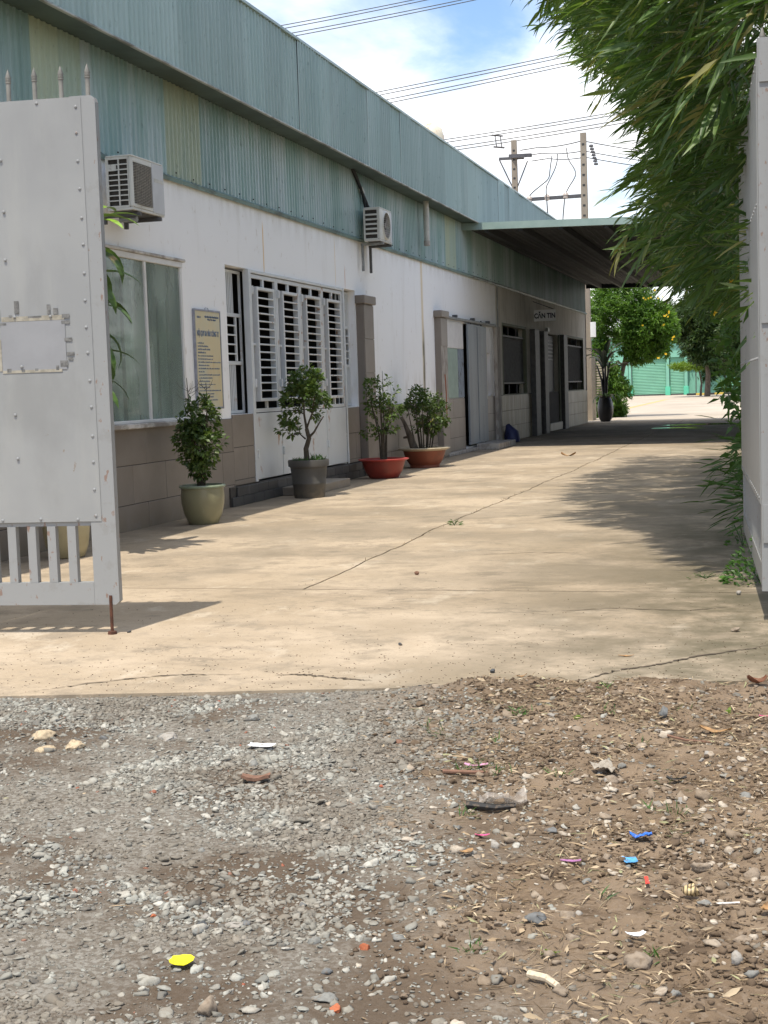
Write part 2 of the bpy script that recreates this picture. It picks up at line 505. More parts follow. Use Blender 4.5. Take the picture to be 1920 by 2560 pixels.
M['bamboo_leaf'] = leafmat('bamboo_leaf', [(0.0, (0.035, 0.072, 0.02)), (0.45, (0.062, 0.122, 0.028)), (0.75, (0.115, 0.185, 0.045)), (0.95, (0.22, 0.26, 0.08)), (1.0, (0.30, 0.22, 0.10))], 0.3)
M['shrub_leaf'] = leafmat('shrub_leaf', [(0.0, (0.04, 0.075, 0.02)), (0.6, (0.085, 0.14, 0.035)), (0.92, (0.16, 0.22, 0.06)), (1.0, (0.25, 0.22, 0.07))], 0.25)
M['tree_leaf'] = leafmat('tree_leaf', [(0.0, (0.045, 0.10, 0.02)), (0.6, (0.085, 0.17, 0.03)), (1.0, (0.15, 0.24, 0.045))], 0.4)
M['dark_leaf'] = leafmat('dark_leaf', [(0.0, (0.022, 0.05, 0.018)), (0.6, (0.045, 0.085, 0.025)), (1.0, (0.10, 0.14, 0.04))], 0.25)
M['lime_leaf'] = leafmat('lime_leaf', [(0.0, (0.07, 0.13, 0.015)), (1.0, (0.16, 0.24, 0.03))], 0.4)
M['weed_leaf'] = leafmat('weed_leaf', [(0.0, (0.035, 0.085, 0.02)), (1.0, (0.08, 0.17, 0.035))], 0.3)
k = Mt('dracaena_leaf', (0.06, 0.115, 0.022), 0.35)
k.mix(k.noise(9, 0.45, 0.6, stretch=(1, 1, 1)), (0.10, 0.165, 0.035), 0.8)
k.mix(k.noise(3, 0.58, 0.66, off=(3, 3, 3)), (0.33, 0.22, 0.10), 0.85)
k.objrand(0.3)
M['dracaena'] = k.done(0.25)
M['dracaena_lime'] = simple('dracaena_young_leaf', (0.20, 0.34, 0.03), 0.35, 0.15, 12)
k = Mt('palm_paddle', (0.022, 0.042, 0.02), 0.4)
M['paddle'] = k.done(0.15)
M['petal'] = simple('yellow_petal', (0.85, 0.58, 0.02), 0.6, 0.08, 10)
k = Mt('bark', (0.13, 0.105, 0.08), 0.9)
k.mix(k.noise(14, 0.4, 0.65, stretch=(1, 1, .3)), (0.065, 0.05, 0.038), 0.9)
k.bump(40, 0.5, 0.01)
M['bark'] = k.done()
M['twig'] = simple('twig', (0.085, 0.07, 0.05), 0.9, 0.2, 20)
k = Mt('culm', (0.12, 0.13, 0.05), 0.5)
k.mix(k.noise(3, 0.45, 0.6, stretch=(1, 1, 3)), (0.20, 0.17, 0.09), 0.8)
M['culm'] = k.done()
M['soil'] = simple('potting_soil', (0.05, 0.038, 0.028), 0.95, 0.3, 30, bump=0.6)
k = Mt('celadon_glaze', (0.235, 0.225, 0.135), 0.28, spec=0.5)
k.mix(k.noise(4, 0.4, 0.7), (0.20, 0.185, 0.115), 0.8)
k.mix(k.noise(22, 0.6, 0.75, stretch=(1, 1, .25)), (0.29, 0.285, 0.20), 0.4)
M['glaze'] = k.done()
M['glaze_rim'] = simple('celadon_rim', (0.24, 0.29, 0.20), 0.3, 0.1, 15)
k = Mt('beige_glaze', (0.42, 0.37, 0.22), 0.3)
k.mix(k.noise(4, 0.4, 0.7), (0.36, 0.31, 0.18), 0.8)
M['beige_pot'] = k.done()
k = Mt('charcoal_pot', (0.065, 0.062, 0.056), 0.6)
k.mix(k.noise(3, 0.4, 0.65), (0.085, 0.08, 0.07), 0.8)
k.mix(k.mul(k.band('Z', -.1, .12, .1), k.noise(9, .35, .6)), (0.17, 0.14, 0.10), 0.6)
M['charcoal'] = k.done()
k = Mt('red_plastic', (0.225, 0.032, 0.022), 0.45)
k.mix(k.noise(5, 0.45, 0.7), (0.155, 0.03, 0.022), 0.7)
M['red_pot'] = k.done()
M['red_rim'] = simple('red_rim', (0.42, 0.055, 0.045), 0.45, 0.1, 10)
k = Mt('brick_red_pot', (0.22, 0.058, 0.028), 0.5)
k.mix(k.noise(5, 0.45, 0.7), (0.15, 0.045, 0.025), 0.8)
M['brick_pot'] = k.done()
M['cream_rim'] = simple('cream_rim', (0.55, 0.47, 0.34), 0.5, 0.12, 10)
M['urn'] = simple('dark_urn', (0.022, 0.022, 0.025), 0.35, 0.1, 10)
k = Mt('pole_concrete', (0.29, 0.25, 0.20), 0.9)
k.mix(k.noise(2, 0.4, 0.7, stretch=(1, 1, .3)), (0.21, 0.175, 0.14), 0.8)
M['pole'] = k.done()
M['wire'] = simple('cable', (0.06, 0.062, 0.065), 0.5, 0.1, 3)
M['insul'] = simple('insulator', (0.42, 0.36, 0.32), 0.3, 0.1, 3)
M['arm'] = simple('steel_arm', (0.09, 0.09, 0.10), 0.6, 0.2, 4)
M['shutter'] = simple('turquoise_shutter', (0.25, 0.52, 0.39), 0.5, 0.06, 0.6)
M['turq'] = simple('turquoise_wall', (0.20, 0.46, 0.35), 0.8, 0.08, 0.7)
M['turq_bright'] = simple('turquoise_plinth', (0.10, 0.50, 0.33), 0.7, 0.06, 2)
M['kerb_y'] = simple('kerb_yellow', (0.55, 0.40, 0.08), 0.8, 0.1, 3)
M['kerb_k'] = simple('kerb_black', (0.03, 0.03, 0.03), 0.8, 0.1, 3)
M['line_y'] = simple('worn_yellow_line', (0.60, 0.42, 0.17), 0.85, 0.2, 1.2)
M['louvre'] = simple('cream_louvre', (0.47, 0.42, 0.33), 0.7, 0.1, 4)
k = Mt('tank_paint', (0.62, 0.57, 0.46), 0.6)
k.mix(k.noise(2.4, 0.48, 0.62), (0.42, 0.22, 0.10), 0.8)
M['tank'] = k.done()
k = Mt('puddle_water', (0.03, 0.028, 0.025), 0.03, spec=0.9)
M['puddle'] = k.done()
for nm, c, r in (('yellow', (0.80, 0.72, 0.02), .5), ('blue', (0.03, 0.16, 0.62), .35), ('lblue', (0.10, 0.36, 0.70), .4), ('redp', (0.72, 0.07, 0.05), .4), ('pink', (0.66, 0.09, 0.25), .4), ('palepink', (0.62, 0.30, 0.45), .5),
                 ('purple', (0.36, 0.15, 0.32), .5), ('foil', (0.88, 0.88, 0.88), .5), ('paper', (0.74, 0.68, 0.60), .8), ('dryleaf', (0.34, 0.20, 0.09), .8), ('rustleaf', (0.16, 0.06, 0.03), .8), ('barkpiece', (0.20, 0.11, 0.075), .9),
                 ('bone', (0.58, 0.49, 0.36), .8), ('blackp', (0.025, 0.025, 0.025), .6), ('brick', (0.42, 0.13, 0.06), .9), ('palestone', (0.31, 0.29, 0.26), .9), ('darkstone', (0.075, 0.08, 0.085), .8), ('greystone', (0.205, 0.205, 0.19), .85),
                 ('tanstone', (0.255, 0.205, 0.155), .9), ('clay', (0.46, 0.37, 0.25), .95), ('bagfilm', (0.31, 0.275, 0.225), .5), ('sprig', (0.13, 0.27, 0.05), .6), ('whitestick', (0.75, 0.73, 0.68), .6), ('bluestone', (0.15, 0.155, 0.155), .8)):
    k = Mt('item_' + nm, c, r, spec=0.35)
    k.mix(k.noise(45, 0.42, 0.66, detail=4), tuple(x * .68 for x in c), 0.7)
    if nm not in ('yellow', 'foil', 'paper'):
        k.mix(k.noise(70, .5, .68, off=(4, 4, 4)), (0.16, 0.115, 0.075), 0.6)
    if 'stone' in nm or nm in ('clay', 'brick', 'barkpiece'):
        k.bump(90, .5, .004)
    M[nm] = k.done()
k = Mt('clear_film', (0.42, 0.38, 0.34), 0.35)
k.mix(k.noise(30, .4, .6), (0.22, .18, .14), .8)
m_ = k.done()
tr = k.n('ShaderNodeBsdfTransparent')
mx = k.n('ShaderNodeMixShader')
mx.inputs[0].default_value = 0.42
k.l(tr.outputs[0], mx.inputs[1])
k.l(k.b.outputs[0], mx.inputs[2])
k.l(mx.outputs[0], k.out.inputs['Surface'])
M['film'] = m_
k = Mt('snail', (0.50, 0.38, 0.20), 0.4)
wv = k.n('ShaderNodeTexWave')
wv.inputs['Scale'].default_value = 28
wv.inputs['Distortion'].default_value = 2.5
k.l(k.pos(), wv.inputs['Vector'])
mr = k.n('ShaderNodeMapRange')
mr.inputs['From Min'].default_value = 0.62
mr.inputs['From Max'].default_value = 0.8
k.l(wv.outputs['Fac'], mr.inputs['Value'])
k.mix(mr.outputs[0], (0.06, 0.04, 0.025), 0.9)
M['snail'] = k.done()
M['tarp'] = simple('blue_grey_tarp', (0.16, 0.20, 0.27), 0.6, 0.3, 3)
M['bag_blue'] = simple('blue_bag', (0.03, 0.035, 0.11), 0.5, 0.2, 5)

# ------------------------------------------------------------------ object helpers
ORG = {}


def org(o):
    return ORG.get(o.name, Vector((0, 0, 0))) if o else Vector((0, 0, 0))


def setp(o, label=None, cat=None, group=None, kind=None):
    for a, b in (('label', label), ('category', cat), ('group', group), ('kind', kind)):
        if b:
            o[a] = b
    return o


def thing(name, label, cat, loc, group=None):
    o = bpy.data.objects.new(name, None)
    o.empty_display_size = 0.2
    COL.objects.link(o)
    o.location = loc
    ORG[o.name] = Vector(loc)
    return setp(o, label, cat, group)


def add(name, mesh, parent=None, loc=None, rot=None, label=None):
    """link an object that uses MESH; loc is a world position"""
    o = bpy.data.objects.new(name, mesh)
    COL.objects.link(o)
    p = org(parent)
    w = Vector(loc) if loc is not None else p
    o.location = w - p
    if rot is not None:
        o.rotation_euler = rot
    if parent:
        o.parent = parent
    ORG[o.name] = w.copy()
    if label:
        o['label'] = label
    return o


class MB:
    def __init__(s):
        s.v, s.f = [], []

    def quad(s, *p):
        i = len(s.v)
        s.v += [tuple(q) for q in p]
        s.f.append(tuple(range(i, i + len(p))))
        return s

    def box(s, x0, x1, y0, y1, z0, z1):
        i = len(s.v)
        s.v += [(x, y, z) for x in (x0, x1) for y in (y0, y1) for z in (z0, z1)]
        s.f += [tuple(i + j for j in q) for q in ((0, 1, 3, 2), (4, 6, 7, 5), (0, 4, 5, 1), (2, 3, 7, 6), (0, 2, 6, 4), (1, 5, 7, 3))]
        return s

    def bbox(s, x0, x1, y0, y1, z0, z1, b):
        """box with chamfered edges"""
        c = [(x0 + x1) / 2, (y0 + y1) / 2, (z0 + z1) / 2]
        h = [(x1 - x0) / 2, (y1 - y0) / 2, (z1 - z0) / 2]
        i = len(s.v)
        idx = {}
        for sx in (-1, 1):
            for sy in (-1, 1):
                for sz in (-1, 1):
                    for a in range(3):
                        sg = (sx, sy, sz)
                        p = [c[q] + sg[q] * (h[q] - (0 if q == a else b)) for q in range(3)]
                        idx[(sx, sy, sz, a)] = len(s.v)
                        s.v.append(tuple(p))
        for a in range(3):
            o = [q for q in range(3) if q != a]
            for sa in (-1, 1):
                q4 = []
                for (u, w) in ((-1, -1), (1, -1), (1, 1), (-1, 1)):
                    sg = [0, 0, 0]
                    sg[a], sg[o[0]], sg[o[1]] = sa, u, w
                    q4.append(idx[(*sg, a)])
                flip = (sa > 0) == (a == 1)
                s.f.append(tuple(q4[::-1] if flip else q4))
        for a in range(3):          # edges along axis a
            o = [q for q in range(3) if q != a]
            for u in (-1, 1):
                for w in (-1, 1):
                    q4 = []
                    for (sa, ax) in ((-1, o[0]), (1, o[0]), (1, o[1]), (-1, o[1])):
                        sg = [0, 0, 0]
                        sg[a], sg[o[0]], sg[o[1]] = sa, u, w
                        q4.append(idx[(*sg, ax)])
                    s.f.append(tuple(q4))
        for sx in (-1, 1):
            for sy in (-1, 1):
                for sz in (-1, 1):
                    s.f.append(tuple(idx[(sx, sy, sz, a)] for a in range(3)))
        return s

    def obox(s, o, ax, ay, az, a0, a1, b0, b1, c0, c1):
        """box in the frame (ax, ay, az) at o"""
        i = len(s.v)
        s.v += [tuple(o + ax * a + ay * b + az * c) for a in (a0, a1) for b in (b0, b1) for c in (c0, c1)]
        s.f += [tuple(i + j for j in q) for q in ((0, 1, 3, 2), (4, 6, 7, 5), (0, 4, 5, 1), (2, 3, 7, 6), (0, 2, 6, 4), (1, 5, 7, 3))]
        return s

    def tube(s, path, rad, n=6, caps=True):
        path = [Vector(p) for p in path]
        if not isinstance(rad, (list, tuple)):
            rad = [rad] * len(path)
        base = len(s.v)
        up = Vector((0.31, 0.22, 0.93))
        for i, p in enumerate(path):
            d = (path[min(i + 1, len(path) - 1)] - path[max(i - 1, 0)]).normalized()
            if i == 0:
                u = d.cross(up)
                if u.length < 0.05:
                    u = d.cross(Vector((1, 0, 0)))
            else:
                u = u - d * u.dot(d)
            u.normalize()
            w = d.cross(u)
            for j in range(n):
                a = 2 * math.pi * j / n
                s.v.append(tuple(p + (u * math.cos(a) + w * math.sin(a)) * rad[i]))
        for i in range(len(path) - 1):
            for j in range(n):
                a, b = base + i * n + j, base + i * n + (j + 1) % n
                s.f.append((a, b, b + n, a + n))
        if caps:
            s.f.append(tuple(base + j for j in range(n))[::-1])
            s.f.append(tuple(base + (len(path) - 1) * n + j for j in range(n)))
        return s

    def lathe(s, prof, c, n=32, cap_top=False, cap_bot=True):
        base = len(s.v)
        for (r, z) in prof:
            for j in range(n):
                a = 2 * math.pi * j / n
                s.v.append((c[0] + r * math.cos(a), c[1] + r * math.sin(a), c[2] + z))
        for i in range(len(prof) - 1):
            for j in range(n):
                a, b = base + i * n + j, base + i * n + (j + 1) % n
                s.f.append((a, b, b + n, a + n))
        if cap_bot:
            s.f.append(tuple(base + j for j in range(n))[::-1])
        if cap_top:
            s.f.append(tuple(base + (len(prof) - 1) * n + j for j in range(n)))
        return s

    def mesh(s, name, mat, off=(0, 0, 0), smooth=False):
        me = bpy.data.meshes.new(name)
        me.from_pydata([(a - off[0], b - off[1], c - off[2]) for a, b, c in s.v], [], s.f)
        if mat:
            me.materials.append(mat)
        if smooth:
            me.polygons.foreach_set('use_smooth', [True] * len(me.polygons))
            try:
                me.set_sharp_from_angle(angle=math.radians(40))
            except Exception:
                pass
        me.update()
        return me

    def build(s, name, mat, parent=None, label=None, smooth=False):
        me = s.mesh(name, mat, org(parent), smooth)
        return add(name, me, parent, None, None, label)

    def solo(s, name, mat, label, cat, loc, group=None, smooth=False):
        """a thing that is one mesh"""
        me = s.mesh(name, mat, loc, smooth)
        return setp(add(name, me, None, loc), label, cat, group)


def npmesh(name, V, F, mat, tint=None, nper=3, smooth=False):
    """large mesh from arrays; F is (m, nper)"""
    me = bpy.data.meshes.new(name)
    me.vertices.add(len(V))
    me.vertices.foreach_set('co', np.ascontiguousarray(V, dtype=np.float32).ravel())
    F = np.ascontiguousarray(F, dtype=np.int32)
    me.loops.add(F.size)
    me.loops.foreach_set('vertex_index', F.ravel())
    me.polygons.add(len(F))
    me.polygons.foreach_set('loop_start', np.arange(0, F.size, F.shape[1], dtype=np.int32))
    me.polygons.foreach_set('loop_total', np.full(len(F), F.shape[1], dtype=np.int32))
    if smooth:
        me.polygons.foreach_set('use_smooth', np.ones(len(F), dtype=bool))
    me.update(calc_edges=True)
    if tint is not None:
        at = me.attributes.new('tint', 'FLOAT', 'POINT')
        at.data.foreach_set('value', np.ascontiguousarray(tint, dtype=np.float32))
    me.materials.append(mat)
    return me


def scatter(name, tv, tf, mats, pos, mat, tint, smooth=False, off=(0, 0, 0)):
    """copies of the template (tv, tf) joined into one mesh"""
    n, m = len(pos), len(tv)
    V = np.einsum('nij,mj->nmi', mats, tv) + pos[:, None, :] - np.array(off)
    F = (tf[None, :, :] + (np.arange(n) * m)[:, None, None]).reshape(-1, tf.shape[1])
    return npmesh(name, V.reshape(-1, 3), F, mat, np.repeat(tint, m), smooth=smooth)


def frames(d, roll, size, wid=None, droop=None):
    """rotation matrices whose local x runs along d, local z up as far as possible, rolled"""
    d = d / np.linalg.norm(d, axis=1)[:, None]
    up = np.tile(np.array([0, 0, 1.0]), (len(d), 1))
    y = np.cross(up, d)
    ny = np.linalg.norm(y, axis=1)
    bad = ny < 1e-3
    y[bad] = [0, 1, 0]
    y /= np.maximum(np.linalg.norm(y, axis=1), 1e-6)[:, None]
    z = np.cross(d, y)
    c, s_ = np.cos(roll)[:, None], np.sin(roll)[:, None]
    y2, z2 = y * c + z * s_, z * c - y * s_
    Mx = np.stack([d * size[:, None], y2 * (size if wid is None else wid)[:, None], z2 * size[:, None]], axis=2)
    return Mx


LEAF_LONG_V = np.array([(0, 0, 0), (0.32, 0.062, 0.012), (0.32, -0.062, 0.012), (0.36, 0, -0.012), (1, 0, -0.10), (.68, .04, -.02), (.68, -.04, -.02), (.68, 0, -.045)])
LEAF_LONG_F = np.array([(0, 3, 1), (0, 2, 3), (1, 3, 7), (1, 7, 5), (3, 2, 6), (3, 6, 7), (5, 7, 4), (7, 6, 4)])
LEAF_OVAL_V = np.array([(0, 0, 0), (0.45, 0.27, 0.05), (0.45, -0.27, 0.05), (0.5, 0, -0.02), (1, 0, -0.10)])
LEAF_OVAL_F = np.array([(0, 3, 1), (0, 2, 3), (1, 3, 4), (3, 2, 4)])
LEAF_LANCE_V = LEAF_OVAL_V * np.array([1, .55, 1])


def icos(sub):
    t = (1 + 5 ** .5) / 2
    v = [(-1, t, 0), (1, t, 0), (-1, -t, 0), (1, -t, 0), (0, -1, t), (0, 1, t), (0, -1, -t), (0, 1, -t), (t, 0, -1), (t, 0, 1), (-t, 0, -1), (-t, 0, 1)]
    f = [(0, 11, 5), (0, 5, 1), (0, 1, 7), (0, 7, 10), (0, 10, 11), (1, 5, 9), (5, 11, 4), (11, 10, 2), (10, 7, 6), (7, 1, 8), (3, 9, 4), (3, 4, 2), (3, 2, 6), (3, 6, 8), (3, 8, 9), (4, 9, 5), (2, 4, 11), (6, 2, 10), (8, 6, 7), (9, 8, 1)]
    v = [np.array(p) / np.linalg.norm(p) for p in v]
    for _ in range(sub):
        mid, nf = {}, []

        def md(a, b):
            kk = (min(a, b), max(a, b))
            if kk not in mid:
                p = v[a] + v[b]
                v.append(p / np.linalg.norm(p))
                mid[kk] = len(v) - 1
            return mid[kk]
        for a, b, c in f:
            x, y, z = md(a, b), md(b, c), md(c, a)
            nf += [(a, x, z), (b, y, x), (c, z, y), (x, y, z)]
        f = nf
    return np.array(v), np.array(f)


I0, I1, I2 = icos(0), icos(1), icos(2)


def rock(sub, seed, rough=0.28, flat=0.6):
    v, f = (I0, I1, I2)[sub]
    r = np.random.default_rng(seed)
    v = v.copy()
    # cut by random planes: flat broken faces
    for _ in range(9):
        n = r.normal(size=3)
        n /= np.linalg.norm(n)
        h = r.uniform(0.45, 0.85)
        d = v @ n
        over = d > h
        v[over] -= (d[over] - h)[:, None] * n
    v *= 1 + r.normal(scale=rough * .25, size=(len(v), 1))
    v *= np.array([1.0, r.uniform(.65, .95), flat * r.uniform(.75, 1.1)])
    return v, f


_lat = np.random.default_rng(5).random((256, 256))


def vnoise(x, y):
    xi, yi = np.floor(x).astype(int), np.floor(y).astype(int)
    fx, fy = x - xi, y - yi
    fx, fy = fx * fx * (3 - 2 * fx), fy * fy * (3 - 2 * fy)
    a, b = _lat[xi % 256, yi % 256], _lat[(xi + 1) % 256, yi % 256]
    c, d = _lat[xi % 256, (yi + 1) % 256], _lat[(xi + 1) % 256, (yi + 1) % 256]
    return (a * (1 - fx) + b * fx) * (1 - fy) + (c * (1 - fx) + d * fx) * fy


def fbm(x, y, o=4):
    t, a, w = 0, 1.0, 0
    for i in range(o):
        t = t + a * vnoise(x * 2 ** i + 17 * i, y * 2 ** i + 31 * i)
        w += a
        a *= .5
    return t / w


def wall_holes(mb, x0, x1, Y0, Y1, Z0, Z1, holes):
    """a wall in the yz plane with rectangular openings and their reveals"""
    ys = sorted({Y0, Y1, *[h[0] for h in holes], *[h[1] for h in holes]})
    zs = sorted({Z0, Z1, *[h[2] for h in holes], *[h[3] for h in holes]})

    def solid(i, j):
        if not (0 <= i < len(ys) - 1 and 0 <= j < len(zs) - 1):
            return False
        y, z = (ys[i] + ys[i + 1]) / 2, (zs[j] + zs[j + 1]) / 2
        return not any(h[0] < y < h[1] and h[2] < z < h[3] for h in holes)
    for i in range(len(ys) - 1):
        for j in range(len(zs) - 1):
            if not solid(i, j):
                continue
            a, b, c, d = ys[i], ys[i + 1], zs[j], zs[j + 1]
            mb.quad((x1, a, c), (x1, b, c), (x1, b, d), (x1, a, d))
            mb.quad((x0, a, c), (x0, a, d), (x0, b, d), (x0, b, c))
            if not solid(i - 1, j):
                mb.quad((x0, a, c), (x1, a, c), (x1, a, d), (x0, a, d))
            if not solid(i + 1, j):
                mb.quad((x0, b, c), (x0, b, d), (x1, b, d), (x1, b, c))
            if not solid(i, j - 1):
                mb.quad((x0, a, c), (x0, b, c), (x1, b, c), (x1, a, c))
            if not solid(i, j + 1):
                mb.quad((x0, a, d), (x1, a, d), (x1, b, d), (x0, b, d))
    return mb


def text_mesh(name, body, size, mat, font_off=0.0, extrude=0.002, shear=0):
    cu = bpy.data.curves.new(name, 'FONT')
    cu.body = body
    cu.size = size
    cu.extrude = extrude
    cu.offset = font_off
    cu.align_x = 'CENTER'
    cu.align_y = 'CENTER'
    tmp = bpy.data.objects.new(name + '_tmp', cu)
    COL.objects.link(tmp)
    dg = bpy.context.evaluated_depsgraph_get()
    me = bpy.data.meshes.new_from_object(tmp.evaluated_get(dg))
    bpy.data.objects.remove(tmp)
    bpy.data.curves.remove(cu)
    me.name = name
    me.materials.clear()
    me.materials.append(mat)
    return me

# ------------------------------------------------------------------ ground


def edge_y(x):
    return 6.27 + 0.225 * (x + 3.87)


MB().quad((-900, -400, -.09), (900, -400, -.09), (900, 1600, -.09), (-900, 1600, -.09)).build('ground', M['earth'])['kind'] = 'structure'

# rough forecourt: gravel to the left, dug-over earth to the right
gx, gy = np.meshgrid(np.linspace(-5.2, 1.4, 420), np.linspace(1.6, 7.75, 400), indexing='ij')


def soil_mask(x, y):
    """1 on the earth side, 0 on the gravel side"""
    b = -.62 - 0.30 * (y - 3.1) + 0.7 * (fbm(x * 1.3 + 3, y * 1.3, 4) - .5)
    t = np.clip((x - b) / 0.95 + 0.5, 0, 1)
    return t * t * (3 - 2 * t)


def terr(x, y):
    sm = soil_mask(x, y)
    d = edge_y(x) - y
    z = -0.014 + 0.030 * (fbm(x * .9, y * .9, 3) - .5)
    z = z + (0.006 + 0.022 * sm) * (fbm(x * 9 + 5, y * 9, 4) - .5) * 2
    z = z + sm * (0.010 + 0.030 * np.clip(fbm(x * 3.3 + 40, y * 3.3, 3) - .38, 0, 1))
    # the soil spills a little over the edge of the concrete
    spill = 0.28 * (fbm(x * 2.2 + 9, x * 0 + 2.0, 3) - .42) * np.clip((x + 2.6) / 1.2, 0, 1) * 1.6
    z = z + 0.022 * sm * np.clip(1 - np.abs(d) / .5, 0, 1)
    return z - np.clip((-d - spill) / .10, 0, 1) * 0.09


def grid_mesh(name, gx, gy, gz, mat, tint):
    a, b = gx.shape
    V = np.stack([gx, gy, gz], -1).reshape(-1, 3)
    i = np.arange(a * b).reshape(a, b)
    F = np.stack([i[:-1, :-1], i[1:, :-1], i[1:, 1:], i[:-1, 1:]], -1).reshape(-1, 4)
    return npmesh(name, V, F, mat, tint, smooth=True)


me = grid_mesh('forecourt_ground', gx, gy, terr(gx, gy), M['earth'], (1 - soil_mask(gx, gy)).ravel())
add('forecourt_ground', me)['kind'] = 'structure'

# concrete: front apron, then two lanes with an open joint between them
JX = -3.53
mb = MB()
n = 40
xs = [-9 + 10.4 * i / n for i in range(n + 1)]
fr = [edge_y(x) + 0.035 * (fbm(np.array([x * 2.1]), np.array([3.3]), 3)[0] - .5) for x in xs]
for i in range(n):
    mb.quad((xs[i], fr[i], 0), (xs[i + 1], fr[i + 1], 0), (xs[i + 1], 10.06, 0), (xs[i], 10.06, 0))
    mb.quad((xs[i], fr[i], -.12), (xs[i + 1], fr[i + 1], -.12), (xs[i + 1], fr[i + 1], 0), (xs[i], fr[i], 0))
mb.build('concrete_pavement', M['concrete'])['kind'] = 'structure'
mb = MB()
mb.quad((-9, 10.06, -.004), (1.4, 10.06, -.004), (1.4, 10.072, -.004), (-9, 10.072, -.004))
jp = [(JX + 0.04 * math.sin(y * .3) + .10 * (fbm(np.array([y * .9]), np.array([2.2]), 4)[0] - .5) + R.uniform(-.010, .010), y) for y in np.linspace(10.072, 54.5, 260)]
for side, name in ((-1, 'concrete_pavement'), (1, 'concrete_pavement')):
    q = MB()
    for (xa, ya), (xb, yb) in zip(jp, jp[1:]):
        if side < 0:
            q.quad((-9, ya, 0), (xa - .007, ya, 0), (xb - .007, yb, 0), (-9, yb, 0))
        else:
            q.quad((xa + .007, ya, 0), (1.4, ya, 0), (1.4, yb, 0), (xb + .007, yb, 0))
    q.build(name, M['concrete'])['kind'] = 'structure'
for (xa, ya), (xb, yb) in zip(jp, jp[1:]):
    mb.quad((xa - .02, ya, -.012), (xa + .02, ya, -.012), (xb + .02, yb, -.012), (xb - .02, yb, -.012))
mb.build('joint_dirt', M['crack'])['kind'] = 'structure'


def ribbon(mb, pts, w, z=.004, seg=14):
    P = []
    for (a, b) in zip(pts, pts[1:]):
        for i in range(seg):
            t = i / seg
            P.append((a[0] + (b[0] - a[0]) * t + R.uniform(-.012, .012), a[1] + (b[1] - a[1]) * t + R.uniform(-.014, .014)))
    P.append(pts[-1])
    W = [w * R.uniform(.3, 1.3) * (0.25 + min(1, 4 * min(i, len(P) - 1 - i) / len(P))) for i in range(len(P))]
    for i in range(len(P) - 1):
        mb.quad((P[i][0], P[i][1] - W[i], z), (P[i + 1][0], P[i + 1][1] - W[i + 1], z), (P[i + 1][0], P[i + 1][1] + W[i + 1], z), (P[i][0], P[i][1] + W[i], z))


mb = MB()
ribbon(mb, [(-3.77, 6.36), (-3.55, 6.61), (-3.19, 6.88), (-2.81, 6.93)], .007)
ribbon(mb, [(-2.62, 6.94), (-2.46, 6.97), (-2.25, 6.90), (-2.05, 6.86)], .008)
ribbon(mb, [(-1.05, 6.96), (-.97, 7.02), (-.82, 7.29), (-.63, 7.45), (-.44, 7.71), (-.17, 7.95), (.1, 8.3)], .012)
ribbon(mb, [(-3.2, 7.35), (-3.16, 7.6), (-3.12, 7.8)], .003, seg=8)
ribbon(mb, [(-1.6, 9.1), (-1.1, 9.3), (-.6, 9.25), (-.2, 9.5)], .006)
ribbon(mb, [(-2.7, 12.2), (-2.2, 12.4), (-1.5, 12.35)], .006)
mb.build('pavement_crack', M['crack'])['kind'] = 'structure'

MB().box(1.4, 9, 8.9, 54.5, -.08, .05).build('planting_ground', M['earth'])['kind'] = 'structure'
MB().quad((-70, 54.5, 0), (60, 54.5, 0), (60, 153, 0), (-70, 153, 0)).build('far_yard_pavement', M['far_yard'])['kind'] = 'structure'
mb = MB()
mb.quad((-8.6, 74, .004), (-8.25, 74, .004), (-8.75, 116, .004), (-9.15, 116, .004))
mb.build('yellow_road_line', M['line_y'])['kind'] = 'structure'

# ------------------------------------------------------------------ the factory building
WX = -7.15
B = thing('factory_building', 'long white factory building with teal corrugated cladding and deep teal fascia', 'building', (WX, 31, 0))
D1 = (17.68, 23.65, 1.24, 3.25)
holes = [(13.0, 16.2, 1.22, 3.15), D1, (18.56, 22.84, .27, 1.24), (32.2, 34.5, .10, 3.0), (34.5, 35.4, 1.28, 2.36),
         (37.15, 40.7, 1.28, 3.14), (44.6, 46.7, .28, 3.13), (49.0, 53.0, 1.28, 3.14)]
wall_holes(MB(), WX - .22, WX, 8.5, 36.3, 0, 5.42, holes[:5]).build('wall', M['white_wall'], B)
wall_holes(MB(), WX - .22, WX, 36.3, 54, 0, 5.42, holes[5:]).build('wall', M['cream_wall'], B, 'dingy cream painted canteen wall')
mb = MB()
mb.box(-22, WX, 53.78, 53.995, 0, 5.4)
mb.box(-22, WX - .22, 8.5, 8.72, 0, 5.4)
mb.box(-22.2, -22, 8.5, 54, 0, 5.4)
mb.build('end_wall', M['white_wall'], B)
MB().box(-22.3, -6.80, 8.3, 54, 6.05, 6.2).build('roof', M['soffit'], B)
mb = MB()
mb.box(-13.5, WX - .22, 8.8, 53.7, -.02, .10)
mb.build('interior_floor', M['interior'], B)
mb = MB()
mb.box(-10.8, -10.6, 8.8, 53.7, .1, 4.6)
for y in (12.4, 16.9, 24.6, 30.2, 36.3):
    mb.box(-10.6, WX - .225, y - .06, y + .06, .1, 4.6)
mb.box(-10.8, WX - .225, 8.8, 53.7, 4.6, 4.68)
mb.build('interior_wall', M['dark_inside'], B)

# corrugated sheets


